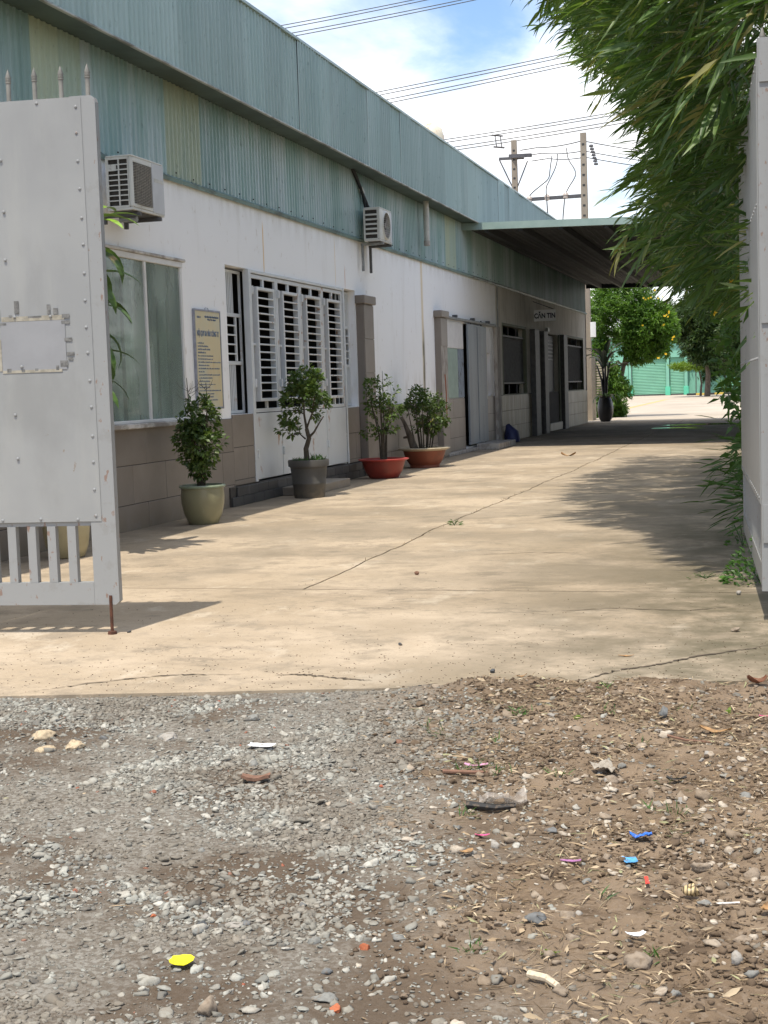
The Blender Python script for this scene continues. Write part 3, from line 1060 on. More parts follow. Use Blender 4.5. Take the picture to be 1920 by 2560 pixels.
def corrugated(name, w, z0, z1, pitch, depth, mat, flat=.5):
    mb = MB()
    n = max(1, round(w / pitch))
    p = w / n
    prof = []
    for i in range(n):
        y = i * p
        prof += [(y, 0), (y + p * flat, 0), (y + p * (flat + .13), depth), (y + p * .87, depth)]
    prof.append((w, 0))
    for (a, da), (b, db) in zip(prof, prof[1:]):
        mb.quad((da, a, z0), (db, b, z0), (db, b, z1), (da, a, z1))
    return mb.mesh(name, mat)


SW = 1.05
lower = corrugated('cladding_sheet', SW, 4.16, 5.318, .117, .018, M['clad'])
lower_y = corrugated('cladding_sheet_yellow', SW, 4.155, 5.318, .117, .018, M['clad_yellow'])
y = 8.5 + .05
i = 0
while y < 54 - .5:
    yel = abs(y - 12.74) < .3 or abs(y - 15.9) < .3 or abs(y - 30.6) < .4
    add('cladding_sheet', lower_y if yel else lower, B, (WX + .012 + (.004 if i % 2 else 0), y, 0), (0, 0, R.uniform(-.004, .004)),
        'faded yellow translucent cladding sheet' if yel else None)
    y += SW
    i += 1
FW = .715
upper = corrugated('fascia_sheet', FW + .012, 5.311, 6.60, .121, .022, M['fascia'], .66)
y = 8.3
i = 0
while y < 53.6:
    add('fascia_sheet', upper, B, (-6.73 + (.0025 if i % 2 else 0), y, R.uniform(-.004, .004)), (R.uniform(-.001, .001), R.uniform(-.003, .003), R.uniform(-.004, .004)))
    y += FW
    i += 1
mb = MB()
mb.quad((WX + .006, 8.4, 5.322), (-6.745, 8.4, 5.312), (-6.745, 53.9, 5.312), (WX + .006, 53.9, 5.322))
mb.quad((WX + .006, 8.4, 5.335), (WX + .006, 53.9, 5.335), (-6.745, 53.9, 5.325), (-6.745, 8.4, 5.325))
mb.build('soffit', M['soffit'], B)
mb = MB()
yy = 8.3
while yy < 53.8:
    mb.bbox(-6.742, -6.700, yy, min(yy + 3.1, 53.9), 5.287, 5.310, .005)
    yy += 3.104
mb.build('eave_trim', M['trim'], B)
MB().box(-6.80, -6.695, 8.3, 53.9, 6.602, 6.64).build('parapet_cap', M['fascia'], B)
MB().box(-6.86, -6.765, 8.3, 53.9, 5.42, 6.60).build('parapet_frame', M['soffit'], B)
mb = MB()
yy = 8.5
while yy < 53.9:
    e = min(yy + 2.6, 54)
    mb.quad((WX + .006, yy, 4.21), (WX + .052, yy, 4.165), (WX + .052, e, 4.165), (WX + .006, e, 4.21))
    mb.quad((WX + .052, yy, 4.165), (WX + .040, yy, 4.12), (WX + .040, e, 4.12), (WX + .052, e, 4.165))
    mb.quad((WX + .040, yy, 4.12), (WX + .004, yy, 4.13), (WX + .004, e, 4.13), (WX + .040, e, 4.12))
    yy += 2.604
mb.build('flashing', M['flash'], B)
# cladding screws
mb = MB()
for q in range(46):
    yq = 13 + q * .525
    for dz in (0,):
        zc = 4.235 + R.uniform(-.012, .03)
        mb.box(WX + .028, WX + .042, yq - .008, yq + .008, zc - .008, zc + .008)
mb.build('screw_heads', M['black'], B)['kind'] = 'stuff'

# brown tile dado
mb = MB()
for (a, b, c, d) in ((8.5, 18.56, 0, 1.19), (22.84, 32.2, 0, 1.21), (34.5, 36.2, 0, 1.26)):
    mb.box(WX + .002, WX + .010, a, b, c, d)
mb.build('dado_backing', M['mortar'], B)
TW, TH = .895, .447


def tile_run(ya, yb, ztop, name, mat, tw, th, joint, thick, off=0.0, zmin=0.0):
    cache = {}
    rows = []
    z = ztop
    while z > zmin + .03:
        rows.append((max(zmin, z - th + joint), z))
        z -= th
    for r, (za, zb) in enumerate(rows):
        y = ya - (off + (tw * .42 if r == 1 else 0)) % tw
        while y < yb - .02:
            a, b = max(ya, y), min(yb, y + tw - joint)
            if b - a > .03:
                key = (round(b - a, 3), round(zb - za, 3))
                if key not in cache:
                    cache[key] = MB().bbox(0, thick, 0, b - a, 0, zb - za, .003).mesh(name, mat)
                add(name, cache[key], B, (WX + .004 + R.uniform(0, .003), a, za), (0, R.uniform(-.002, .002), R.uniform(-.0015, .0015)))
            y += tw


tile_run(9.0, 17.68, 1.185, 'wall_tile', M['tile'], TW, TH, .007, .016, .3)
tile_run(17.68, 18.55, 1.235, 'wall_tile', M['tile'], TW, TH, .007, .016, .0, .275)
tile_run(22.85, 23.62, 1.225, 'wall_tile', M['tile'], TW, TH, .007, .016, .0, .275)
tile_run(24.36, 29.42, 1.225, 'wall_tile', M['tile'], TW, TH, .007, .016, .5)
tile_run(30.3, 32.2, 1.262, 'wall_tile', M['tile'], TW, TH, .007, .016, .2)
tile_run(34.52, 36.2, 1.262, 'wall_tile', M['tile'], TW, TH, .007, .016, .2)
# dark slate plinth under the folding door
slate = MB().bbox(0, .03, 0, .385, 0, .125, .004).mesh('plinth_tile', M['slate'])
for r in range(2):
    for q in range(16):
        y = 17.45 + q * .392 + (.19 if r else 0)
        if y + .385 < 23.85:
            add('plinth_tile', slate, B, (WX + .045, y, .002 + r * .13), (0, 0, R.uniform(-.004, .004)))
MB().box(WX + .002, WX + .046, 17.45, 23.85, 0, .262).build('plinth', M['mortar'], B)
MB().box(WX - .22, WX + .05, 18.56, 22.84, .262, .272).build('threshold', M['slate'], B)

# ---- window with stained curtains
W = MB()
W.bbox(WX - .02, WX + .03, 12.98, 16.22, 3.09, 3.16, .005)
W.bbox(WX - .02, WX + .025, 12.98, 16.22, 1.215, 1.25, .005)
for y in (13.0, 14.1, 15.16, 16.18):
    W.bbox(WX - .021, WX + .024, y - .024, y + .024, 1.25, 3.09, .005)
win = W.build('window', M['board_white'], B)
for a, b in ((13.024, 14.076), (14.124, 15.136), (15.184, 16.156)):
    MB().box(WX - .006, WX - .001, a, b, 1.25, 3.09).build('pane', M['glass'], win)
MB().bbox(WX - .01, WX + .09, 12.9, 16.32, 1.155, 1.214, .01).build('sill', M['sill'], win)
MB().bbox(WX - .005, WX + .05, 12.9, 16.28, 3.162, 3.20, .008).build('lintel', M['sill'], win)
y = 13.03
while y < 16.1:
    w = R.uniform(.2, .36)
    mb = MB()
    e = min(y + w, 16.16)
    dx = R.uniform(0, .03)
    mb.quad((WX - .10 - dx, y, 1.25), (WX - .12 - dx, e + R.uniform(-.05, .02), 1.25), (WX - .12 - dx, e, 3.1), (WX - .10 - dx, y, 3.1))
    mb.build('curtain_strip', M['curtain'], win)
    y += w + R.choice((.0, .012, .03, .05))

# ---- folding door of four barred leaves


def bars(mb, x0, x1, ya, yb, za, zb, t, sides='lrtb'):
    if 'l' in sides:
        mb.bbox(x0, x1, ya, ya + t, za, zb, .004)
    if 'r' in sides:
        mb.bbox(x0, x1, yb - t, yb, za, zb, .004)
    if 't' in sides:
        mb.bbox(x0, x1, ya + t, yb - t, zb - t, zb, .004)
    if 'b' in sides:
        mb.bbox(x0, x1, ya + t, yb - t, za, za + t, .004)


DX = WX - .01
mb = MB()
mb.bbox(DX - .05, DX + .045, 18.46, 18.55, .275, 3.245, .005)
mb.bbox(DX - .05, DX + .045, 22.85, 22.91, .275, 3.245, .005)
mb.bbox(DX - .05, DX + .04, 18.55, 22.85, 3.20, 3.245, .005)
mb.build('door_frame', M['white_metal'], B)
LW = (22.84 - 18.56) / 4
rung_m = {}
for q in range(4):
    ya = 18.565 + q * LW
    yb = ya + LW - .012
    mm = M['white_metal'] if q < 2 else M['white_rusty']
    mb = MB()
    bars(mb, DX - .02, DX + .02, ya, yb, 1.245, 3.19, .055)
    yc = (ya + yb) / 2
    mb.bbox(DX - .018, DX + .018, yc - .03, yc + .03, 3.02, 3.135, .003)
    mb.bbox(DX - .018, DX + .018, yc - .03, yc + .03, 1.30, 1.40, .003)
    la, lb = ya + .17, yb - .17
    mb.bbox(DX - .015, DX + .015, ya + .05, la, 2.19, 2.225, .003)
    mb.bbox(DX - .015, DX + .015, lb, yb - .05, 2.19, 2.225, .003)
    leaf = mb.build('door_leaf', mm, B, None if q < 2 else 'rust-streaked door leaf')
    mb = MB()
    bars(mb, DX - .03, DX + .055, la, lb, 1.40, 3.02, .045)
    mb.build('ladder_frame', mm, leaf)
    rm = MB().bbox(0, .02, 0, lb - la - .09, 0, .022, .003).mesh('rung', M['white_rusty'] if q else M['white_metal'])
    for r in range(13):
        z = 1.445 + (r + 1) * (1.53 / 14) - .011
        add('rung', rm, leaf, (DX + .03, la + .045, z))
    MB().bbox(DX + .018, DX + .03, ya + .004, yb - .004, .30, 1.235, .003).build('kick_panel', M['white_metal'], leaf)
    mb = MB()
    for z in (.6, 1.6, 2.9):
        mb.bbox(DX + .02, DX + .065, ya - .022, ya + .018, z, z + .12, .006)
    mb.build('hinge', M['white_metal'], leaf)
# inner barred leaves seen in the gaps at both sides
for (ya, yb, u0, u1, nb) in ((17.72, 18.54, 17.99, 18.28, 5), (22.93, 23.64, 23.42, 23.62, 4)):
    mb = MB()
    x0, x1 = WX - .155, WX - .125
    bars(mb, x0, x1, ya, yb, 1.25, 3.22, .04)
    for z in (1.92, 2.58):
        mb.bbox(x0 + .001, x1 + .001, ya + .04, yb - .04, z, z + .05, .003)
    mb.bbox(x0, x1, u1 + .02, u1 + .06, 1.972, 2.578, .003)
    leaf = mb.build('inner_grille', M['white_metal'], B)
    for r in range(nb):
        yq = u0 + r * (u1 - u0) / nb
        for za, zb in ((1.29, 1.92), (2.63, 3.18)):
            MB().bbox(x0 + .008, x0 + .028, yq, yq + .024, za, zb, .003).build('upright', M['white_metal'], leaf)
    for r in range(4):
        MB().bbox(x0 + .008, x0 + .028, u0 - .06, u1 + .02, 2.06 + r * .13, 2.082 + r * .13, .003).build('rung', M['white_metal'], leaf)

# ---- tiled pilasters either side of the door bays
for (ya, name_l, bare) in ((23.68, 'tiled pillar by the folding door', False), (29.46, 'pillar with bare plaster and a rust run', True)):
    p = MB().bbox(WX + .002, WX + .135, ya, ya + .60, 0, 3.02, .006).build('pillar', M['tile'], B, name_l)
    MB().bbox(WX + .002, WX + .185, ya - .06, ya + .66, 3.022, 3.17, .012).build('cap', M['tile'], p)
    mb = MB()
    zt = 3.0
    tl = MB().bbox(0, .012, 0, .592, 0, .585, .003).mesh('pillar_tile', M['tile'])
    for r in range(5):
        za = 3.01 - .595 * (r + 1)
        if bare and 1 <= r <= 3:
            continue
        if za > 0:
            add('pillar_tile', tl, p, (WX + .136, ya + .004, za))
    if bare:
        MB().bbox(WX + .136, WX + .141, ya + .01, ya + .58, .66, 2.41, .002).build('plaster', M['plaster'], p)
        MB().tube([(WX + .148, ya + .33, .7), (WX + .147, ya + .32, 1.4), (WX + .15, ya + .26, 1.72), (WX + .15, ya + .24, 1.8)], .012, 5).build('rusty_rod', M['brick'], p)

# ---- sliding door bay
MB().bbox(WX + .004, WX + .03, 30.5, 32.15, 2.40, 2.985, .004).build('board', M['board_white'], B)
MB().bbox(WX + .004, WX + .022, 30.5, 31.55, 1.275, 2.395, .004).build('panel', M['board_green'], B, 'pale green sheet panel')
MB().bbox(WX + .004, WX + .024, 31.56, 32.17, 1.275, 2.39, .004).build('panel', M['board_blue'], B, 'peeling blue sheet panel')
mb = MB()
mb.bbox(WX + .03, WX + .10, 30.3, 36.0, 3.03, 3.09, .008)
rail = mb.build('door_rail', M['bracket_pale'], B)
mb = MB()
for y in (31.2, 33.1, 34.9):
    mb.bbox(WX + .002, WX + .11, y, y + .09, 3.092, 3.15, .006)
mb.build('rail_bracket', M['bracket'], rail)
sd = MB().bbox(WX + .045, WX + .095, 32.42, 34.52, .15, 2.99, .006).build('sliding_door', M['slide'], B)
MB().bbox(WX + .096, WX + .108, 33.42, 33.47, .2, 2.95, .003).build('seam_strip', M['slide'], sd)
mb = MB()
mb.bbox(WX + .06, WX + .085, 32.8, 32.86, 2.99, 3.12, .004)
mb.bbox(WX + .06, WX + .085, 34.0, 34.06, 2.99, 3.12, .004)
mb.build('hanger', M['bracket'], sd)
MB().bbox(WX + .09, WX + .10, 34.47, 34.515, 1.2, 2.5, .003).build('edge_strip', M['pipe'], sd)
MB().bbox(WX + .004, WX + .02, 35.4, 35.72, 1.28, 2.98, .003).build('jamb_board', M['board_white'], B)
MB().bbox(WX + .002, WX + .10, 35.85, 36.3, 0, 3.05, .01).build('corner_column', M['plaster'], B)

# ---- canteen front under the canopy
MB().box(WX + .002, WX + .008, 36.5, 53.98, 0, 1.27).build('dado_backing', M['mortar'], B)
cache = {}
for r in range(3):
    for q in range(58):
        ya = 36.52 + q * .30
        yb = ya + .293
        za, zb = (.004 + r * .42, .004 + r * .42 + .412)
        if yb > 53.97 or (44.5 < yb and ya < 46.8) or (41.0 < yb and ya < 44.5 and r > 2):
            continue
        if 'm' not in cache:
            cache['m'] = MB().bbox(0, .01, 0, .293, 0, .412, .003).mesh('canteen_tile', M['ctile'])
        add('canteen_tile', cache['m'], B, (WX + .006 + R.uniform(0, .002), ya, za))
for (a, b) in ((37.15, 40.7), (49.0, 53.0)):
    mb = MB()
    bars(mb, WX - .10, WX + .012, a - .06, b + .06, 1.22, 3.20, .07)
    wn_ = mb.build('window', M['paint_green'], B)
    mb = MB()
    mb.box(WX - .12, WX - .11, a, b, 1.6, 2.83)
    mb.build('shutter', M['dark_metal'], wn_)
    for z in (1.56, 2.84):
        MB().bbox(WX - .105, WX - .05, a, b, z, z + .05, .004).build('crossbar', M['bracket'], wn_)
    for c in range(1, 3):
        y = a + (b - a) * c / 3
        MB().bbox(WX - .09, WX - .06, y - .015, y + .015, 1.28, 1.56, .003).build('upright', M['bracket'], wn_)
        MB().bbox(WX - .09, WX - .06, y - .015, y + .015, 2.89, 3.14, .003).build('upright', M['bracket'], wn_)
    nb = 22
    vb = MB().bbox(0, .02, 0, .02, 0, 1.22, .003).mesh('bar', M['bracket'])
    for c in range(nb):
        add('bar', vb, wn_, (WX - .10, a + (c + .5) * (b - a) / nb, 1.61))
for (a, b, mt) in ((41.35, 42.15, 'bracket'), (43.05, 43.75, 'bracket'), (47.1, 47.9, 'bracket')):
    MB().bbox(WX + .012, WX + .17, a, b, 0, 3.16, .008).build('column', M[mt], B, 'dark column by the canteen door')
for (a, b) in ((42.2, 42.95), (44.05, 44.5), (46.78, 47.05), (48.1, 48.6)):
    MB().bbox(WX + .012, WX + .05, a, b, .02, 3.14, .006).build('column', M['paint_green'], B, 'yellow-green painted column')
dr = MB().bbox(WX - .16, WX - .12, 44.62, 46.68, .30, 3.1, .005).build('canteen_door', M['dark_metal'], B)
for c in range(6):
    MB().bbox(WX - .118, WX - .10, 44.8, 46.4, 2.3 + c * .12, 2.35 + c * .12, .003).build('louvre', M['bracket_pale'], dr)
MB().bbox(WX + .01, WX + .10, 44.3, 46.95, .02, .27, .01).build('canteen_step', M['ctile'], B)
lampb = MB().bbox(WX + .002, WX + .09, 44.35, 44.6, 3.16, 3.30, .01).build('wall_lamp', M['pipe'], B)
MB().tube([(WX + .02, 36.45, 3.0), (WX + .02, 36.45, 4.1)], .02, 6).build('conduit', M['bracket_pale'], B)

# ---- drainpipe and air-conditioner conduit on the cladding
dp = MB().tube([(-6.95, 28.22, 5.33), (-6.95, 28.22, 4.52)], .058, 16).build('drainpipe', M['pipe'], B, smooth=True)
MB().tube([(-6.95, 28.22, 4.52), (-6.95, 28.22, 4.42)], .066, 16).build('collar', M['plaster'], dp, smooth=True)
mb = MB()
mb.tube([(-7.09, 23.5, 5.36), (-7.09, 23.8, 5.2), (-7.08, 24.1, 4.98), (-7.07, 24.45, 4.72), (-7.05, 24.6, 4.5)], [.03, .035, .028, .033, .02], 7)
mb.tube([(-7.08, 23.55, 5.36), (-7.08, 23.9, 5.14), (-7.06, 24.1, 4.9), (-7.07, 24.25, 4.6)], [.018, .022, .03, .012], 6)
cd = mb.build('ac_conduit', M['black'], B)
MB().tube([(-7.085, 24.0, 5.06), (-7.078, 24.1, 4.98)], .042, 8).build('wrap', M['pipe'], cd)

# ------------------------------------------------------------------ canopy over the lane
CN = thing('drive_canopy', 'flat steel canopy spanning the lane beside the canteen', 'canopy', (-3.3, 43, 0))


def cz(x):
    return 5.27 - .026 * (x + 7.13)


X0, X1, YA, YB = -7.12, 1.1, 32.3, 54.0
cs = MB()
n = 8
for q in range(n):
    pass
shw = 1.02
x = X0
while x < X1 - .1:
    e = min(x + shw, X1)
    mb = MB()
    pr = []
    for c in range(6):
        a = x + (e - x) * c / 6
        w = (e - x) / 6
        pr += [(a, 0), (a + w * .55, 0), (a + w * .68, .022), (a + w * .9, .022)]
    pr.append((e, 0))
    for (a, za), (b, zb) in zip(pr, pr[1:]):
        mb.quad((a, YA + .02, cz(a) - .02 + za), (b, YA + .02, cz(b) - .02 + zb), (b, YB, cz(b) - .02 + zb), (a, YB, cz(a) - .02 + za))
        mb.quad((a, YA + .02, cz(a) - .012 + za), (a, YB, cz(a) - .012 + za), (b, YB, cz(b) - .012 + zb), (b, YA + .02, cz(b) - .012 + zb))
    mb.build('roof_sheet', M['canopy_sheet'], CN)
    x = e + .001
mb = MB()
mb.quad((X0, YA, cz(X0) - .12), (X1, YA, cz(X1) - .12), (X1, YA, cz(X1) + .04), (X0, YA, cz(X0) + .04))
mb.quad((X0, YA + .02, cz(X0) - .12), (X0, YA + .02, cz(X0) + .04), (X1, YA + .02, cz(X1) + .04), (X1, YA + .02, cz(X1) - .12))
mb.quad((X0, YA, cz(X0) + .04), (X1, YA, cz(X1) + .04), (X1, YA + .12, cz(X1) + .045), (X0, YA + .12, cz(X0) + .045))
mb.quad((X0, YA, cz(X0) - .12), (X0, YA + .06, cz(X0) - .125), (X1, YA + .06, cz(X1) - .125), (X1, YA, cz(X1) - .12))
mb.build('front_fascia', M['canopy_front'], CN)
for x in (-6.55, -5.75, -4.82, -3.78, -2.75, -1.7, -.65, .4):
    mb = MB()
    mb.box(x - .05, x + .05, YA + .08, YB - .1, cz(x) - .17, cz(x) - .03)
    mb.build('rafter', M['dark_metal'], CN)
mb = MB()
i0 = len(mb.v)
mb.v += [(x, y, cz(x) + dz) for x in (X0, X1) for y in (YB + .002, YB + .10) for dz in (-.16, .03)]
mb.f += [(0, 1, 3, 2), (4, 6, 7, 5), (0, 4, 5, 1), (2, 3, 7, 6), (0, 2, 6, 4), (1, 5, 7, 3)]
mb.build('rear_beam', M['dark_metal'], CN)
for y in (32.6, 43.05, 53.7):
    MB().tube([(.95, y, 0), (.95, y, cz(.95) - .18)], .07, 10).build('post', M['dark_metal'], CN)

# ------------------------------------------------------------------ air conditioners


def ac_unit(x1, y0, y1, z0, z1, depth, label, kind):
    x0 = x1 - depth
    t = thing('air_conditioner', label, 'air conditioner', ((x0 + x1) / 2, (y0 + y1) / 2, z0), 'outdoor air conditioner units on the wall')
    mb = MB()
    # hollow case: floor, lid, back, far end and front frame
    mb.bbox(x0, x1, y0, y1, z1 - .022, z1, .008)
    mb.bbox(x0 + .004, x1 - .004, y0 + .004, y1, z0, z0 + .03, .004)
    mb.box(x0, x0 + .01, y0 + .004, y1, z0 + .03, z1 - .022)
    mb.box(x0 + .01, x1 - .01, y1 - .01, y1, z0 + .03, z1 - .022)
    yp = y0 + (y1 - y0) * (.63 if kind == 1 else .86)
    mb.bbox(x1 - .014, x1, y0 + .035, yp, z1 - .075, z1 - .024, .003)
    mb.bbox(x1 - .014, x1, y0 + .035, yp, z0 + .032, z0 + .07, .003)
    mb.bbox(x1 - .045, x1, y0, y0 + .045, z0 + .03, z1 - .022, .012)
    mb.build('casing', M['ac'], t)
    MB().bbox(x1 - .012, x1 + .002, yp, y1, z0 + .02, z1 - .024, .004).build('service_panel', M['ac_panel'], t)
    MB().box(x0 + .02, x1 - .05, y0 + .035, y1 - .03, z0 + .035, z1 - .03).build('coil', M['ac_dark'], t)
    # louvred end
    mb = MB()
    if kind == 1:
        rows, cols = 9, 2
    else:
        rows, cols = 6, 1
    za, zb = z0 + .05, z1 - .045
    ya = y0 + .002
    bw = .012 if kind == 1 else .030
    xa, xb = x0 + .03, x1 - .055
    mb.box(x0, xa, ya, ya + .014, z0 + .03, z1 - .022)
    mb.box(xb, x1 - .045, ya, ya + .014, z0 + .03, z1 - .022)
    mb.box(xa, xb, ya, ya + .014, z0 + .03, za)
    mb.box(xa, xb, ya, ya + .014, zb, z1 - .022)
    for r in range(1, rows):
        z = za + (zb - za) * r / rows
        mb.box(xa, xb, ya + .001, ya + .013, z - bw / 2, z + bw / 2)
    if cols == 2:
        xm = (xa + xb) / 2 + .01
        mb.box(xm - .007, xm + .007, ya - .002, ya + .0135, za, zb)
        mb.box(xa, xm - .03, ya - .004, ya + .013, z1 - .165, z1 - .10)
    mb.build('end_louvre', M['ac'], t)
    if kind == 1:
        mb = MB()
        for r in range(26):
            z = z0 + .075 + r * (z1 - z0 - .155) / 26
            mb.tube([(x1 - .012, y0 + .05, z), (x1 + .008, y0 + .12, z), (x1 + .016, (y0 + yp) / 2, z), (x1 + .008, yp - .06, z), (x1 - .01, yp, z)], .0045, 4)
        for c in range(9):
            y = y0 + .09 + c * (yp - y0 - .14) / 8
            mb.tube([(x1 + .004, y, z0 + .07), (x1 + .010, y, z1 - .08)], .003, 4)
        mb.build('wire_guard', M['ac_wire'], t)
        MB().bbox(x1 + .002, x1 + .004, yp + .04, y1 - .03, z0 + .36, z0 + .40, .001).build('label_plate', M['pipe'], t)
    else:
        yc, zc, rr = y0 + .36, (z0 + z1) / 2, .225
        mb = MB()
        for (ra, rb) in ((rr, rr + .03),):
            nseg = 36
            for i in range(nseg):
                a, b = 2 * math.pi * i / nseg, 2 * math.pi * (i + 1) / nseg
                P = lambda rad, ang, xx: (xx, yc + rad * math.cos(ang), zc + rad * math.sin(ang))
                mb.quad(P(ra, a, x1 + .028), P(rb, a, x1 + .008), P(rb, b, x1 + .008), P(ra, b, x1 + .028))
                mb.quad(P(ra, a, x1 - .05), P(ra, a, x1 + .028), P(ra, b, x1 + .028), P(ra, b, x1 - .05))
                # front plate between the ring and its square opening
                c2 = lambda ang: (x1 - .002, yc + max(-.32, min(.32, .46 * math.cos(ang))), zc + max(-.235, min(.235, .46 * math.sin(ang))))
                mb.quad(P(rb, a, x1 + .008), c2(a), c2(b), P(rb, b, x1 + .008))
        mb.build('fan_ring', M['ac'], t)
        mb = MB()
        for i in range(3):
            a0 = i * 2.094
            pts = []
            for s_ in range(6):
                a = a0 + s_ * .26
                pts.append((x1 - .03 + .012 * s_, yc + .2 * math.cos(a), zc + .2 * math.sin(a)))
            for p, q2 in zip(pts, pts[1:]):
                mb.quad((x1 - .03, yc + .04 * math.cos(a0), zc + .04 * math.sin(a0)), p, q2)
        mb.tube([(x1 - .05, yc, zc), (x1 - .005, yc, zc)], .05, 12)
        mb.build('fan', M['fan'], t)
        mb = MB()
        for r in range(12):
            z = zc - rr + (r + .5) * 2 * rr / 12
            h = math.sqrt(max(0, rr * rr - (z - zc) ** 2))
            mb.tube([(x1 + .02, yc - h, z), (x1 + .03, yc, z), (x1 + .02, yc + h, z)], .0035, 4)
        mb.build('wire_guard', M['ac_wire'], t)
    # brackets
    for y in (y0 + .12, y1 - .16):
        mb = MB()
        mb.bbox(WX + .05, x1 + .02, y, y + .04, z0 - .055, z0 - .012, .004)
        mb.bbox(WX + .055, WX + .10, y, y + .04, z0 - (.50 if kind == 2 else .12), z0 - .055, .004)
        mb.build('bracket', M['bracket'] if (kind == 1 or y > y0 + .2) else M['bracket_pale'], t)
    mb = MB()
    mb.bbox(x0 + .05, x1 - .03, y0 + .05, y1 - .05, z0 - .011, z0 - .001, .003)
    mb.build('drip_tray', M['bracket'], t)
    if kind == 1:
        MB().tube([(x0 + .05, y0 + .2, z0 - .07), (x1 - .06, y0 + .2, z0 - .075)], .035, 8).build('insulated_pipe', M['bracket_pale'], t)
    return t


ac_unit(-6.66, 13.95, 14.75, 3.52, 4.105, .31, 'weathered outdoor air conditioner with wire guard beside the grey gate leaf', 1)
ac_unit(-6.70, 23.83, 24.60, 4.105, 4.69, .30, 'smaller looking air conditioner with round fan high above the pillar', 2)

# ------------------------------------------------------------------ signs
S = thing('notice_board', 'tall faded yellow notice board with blue lettering on white wall', 'notice board', (WX + .02, 16.94, 1.34))
MB().bbox(WX + .004, WX + .028, 16.52, 17.36, 1.34, 2.60, .003).build('panel', M['notice'], S)
mb = MB()
for (a, b, c, d) in ((16.51, 16.535, 1.33, 2.61), (17.345, 17.37, 1.33, 2.61), (16.535, 17.345, 2.585, 2.61), (16.535, 17.345, 1.33, 1.355)):
    mb.bbox(WX + .003, WX + .036, a, b, c, d, .003)
mb.tube([(WX + .02, 16.88, 2.61), (WX + .02, 16.90, 2.635), (WX + .02, 16.98, 2.635), (WX + .02, 17.0, 2.61)], .004, 5)
mb.build('frame', M['notice_frame'], S)
ROTY = (math.pi / 2, 0, math.pi / 2)


def put_text(name, body, size, mat, parent, y, z, x, off=0.0, sx=1.0):
    me = text_mesh(name, body, size, mat, off)
    o = add(name, me, parent, (x, y, z), ROTY)
    o.scale = (sx, 1, 1)
    return o


put_text('title_lettering', 'NỘI QUY RA VÀO CÔNG TY', .098, M['notice_ink'], S, 16.94, 2.30, WX + .030, .001, .56)
put_text('heading_lettering', 'CỘNG HÒA XÃ HỘI CHỦ NGHĨA VIỆT NAM\nĐộc lập - Tự do - Hạnh phúc', .032, M['notice_ink'], S, 17.08, 2.50, WX + .030, 0, .72)
put_text('heading_lettering', 'CÔNG TY', .032, M['notice_ink'], S, 16.66, 2.505, WX + .030, 0, .8)
mb = MB()
rr = random.Random(4)
z = 2.17
for wl, sz in ((.2, .020), (.32, .022), (.36, .022), (.22, .024), (.5, .018), (.48, .018), (.74, .018), (.32, .018), (.68, .018), (.14, .018), (.66, .018), (.42, .018), (.32, .018), (.5, .014), (.34, .024), (.66, .018), (.42, .018), (.44, .018), (.56, .018), (.4, .016)):
    y = 16.59
    while y < 16.59 + wl:
        w = rr.uniform(.02, .07)
        # words of small upright strokes
        q = y
        while q < y + w:
            h = sz * rr.uniform(.55, 1)
            mb.box(WX + .029, WX + .0302, q, q + .0065, z, z + h)
            mb.box(WX + .029, WX + .0302, q + .0065, q + .0105, z + rr.choice((0, h * .4, h * .75)), z + rr.choice((h * .2, h * .55, h)) + .002)
            q += .013
        y += w + .012
    z -= .0405
mb.build('small_lettering', M['notice_ink'], S)

S2 = thing('canteen_sign', 'white canteen sign lettered CĂN TIN hanging over dark doorway', 'sign', (-6.77, 41.9, 3.40))
mb = MB()
mb.bbox(-7.09, -6.44, 41.90, 41.93, 3.40, 3.74, .004)
mb.build('board', M['sign_white'], S2)
lt = add('lettering', text_mesh('lettering', 'CĂN TIN', .20, M['sign_blue'], .008), S2, (-6.765, 41.895, 3.555), (math.pi / 2, 0, 0))
lt.scale = (.78, 1, 1)
MB().tube([(-6.5, 41.915, 3.745), (-7.12, 41.915, 4.0)], .012, 6).build('hanger', M['bracket'], S2)

# ------------------------------------------------------------------ entrance steps
MB().bbox(-7.10, -6.62, 19.4, 21.3, 0, .125, .008).solo('entrance_step', M['tile'], 'low grey tiled step before the white folding door', 'step', (-6.86, 20.35, 0))
MB().bbox(-7.05, -6.50, 33.0, 35.2, 0, .145, .01).solo('entrance_step', M['plaster'], 'low step below the grey sliding door', 'step', (-6.78, 34.1, 0))
MB().bbox(-7.12, -6.98, 29.9, 32.95, 0, .07, .01).solo('kerb_strip', M['plaster'], 'thin broken cement kerb by the sliding door foot', 'kerb', (-7.05, 31.4, 0))

# ------------------------------------------------------------------ things inside and at the wall
T = thing('covered_stack', 'stack under a blue grey tarpaulin behind the barred door', 'covered goods', (-8.3, 19.6, .1))
v, f = rock(2, 77, .1, .9)
v = v * np.array([.7, 1.3, 1.0]) + np.array([-8.4, 19.4, .85])
v[:, 2] = np.maximum(v[:, 2], .10)
add('tarpaulin', npmesh('tarpaulin', v - np.array([-8.3, 19.6, .1]), f, M['tarp'], smooth=True), T)
MB().box(-8.8, -8.0, 18.6, 20.2, .10, .9).build('crate', M['interior'], T)
mb = MB()
mb.tube([(-6.92, 37.0, 0), (-6.95, 37.02, .25), (-7.05, 37.05, .48)], [.22, .2, .05], 10)
mb.solo('plastic_sack', M['bag_blue'], 'small dark blue sack against the canteen tiles', 'sack', (-6.95, 37.0, 0), smooth=True)

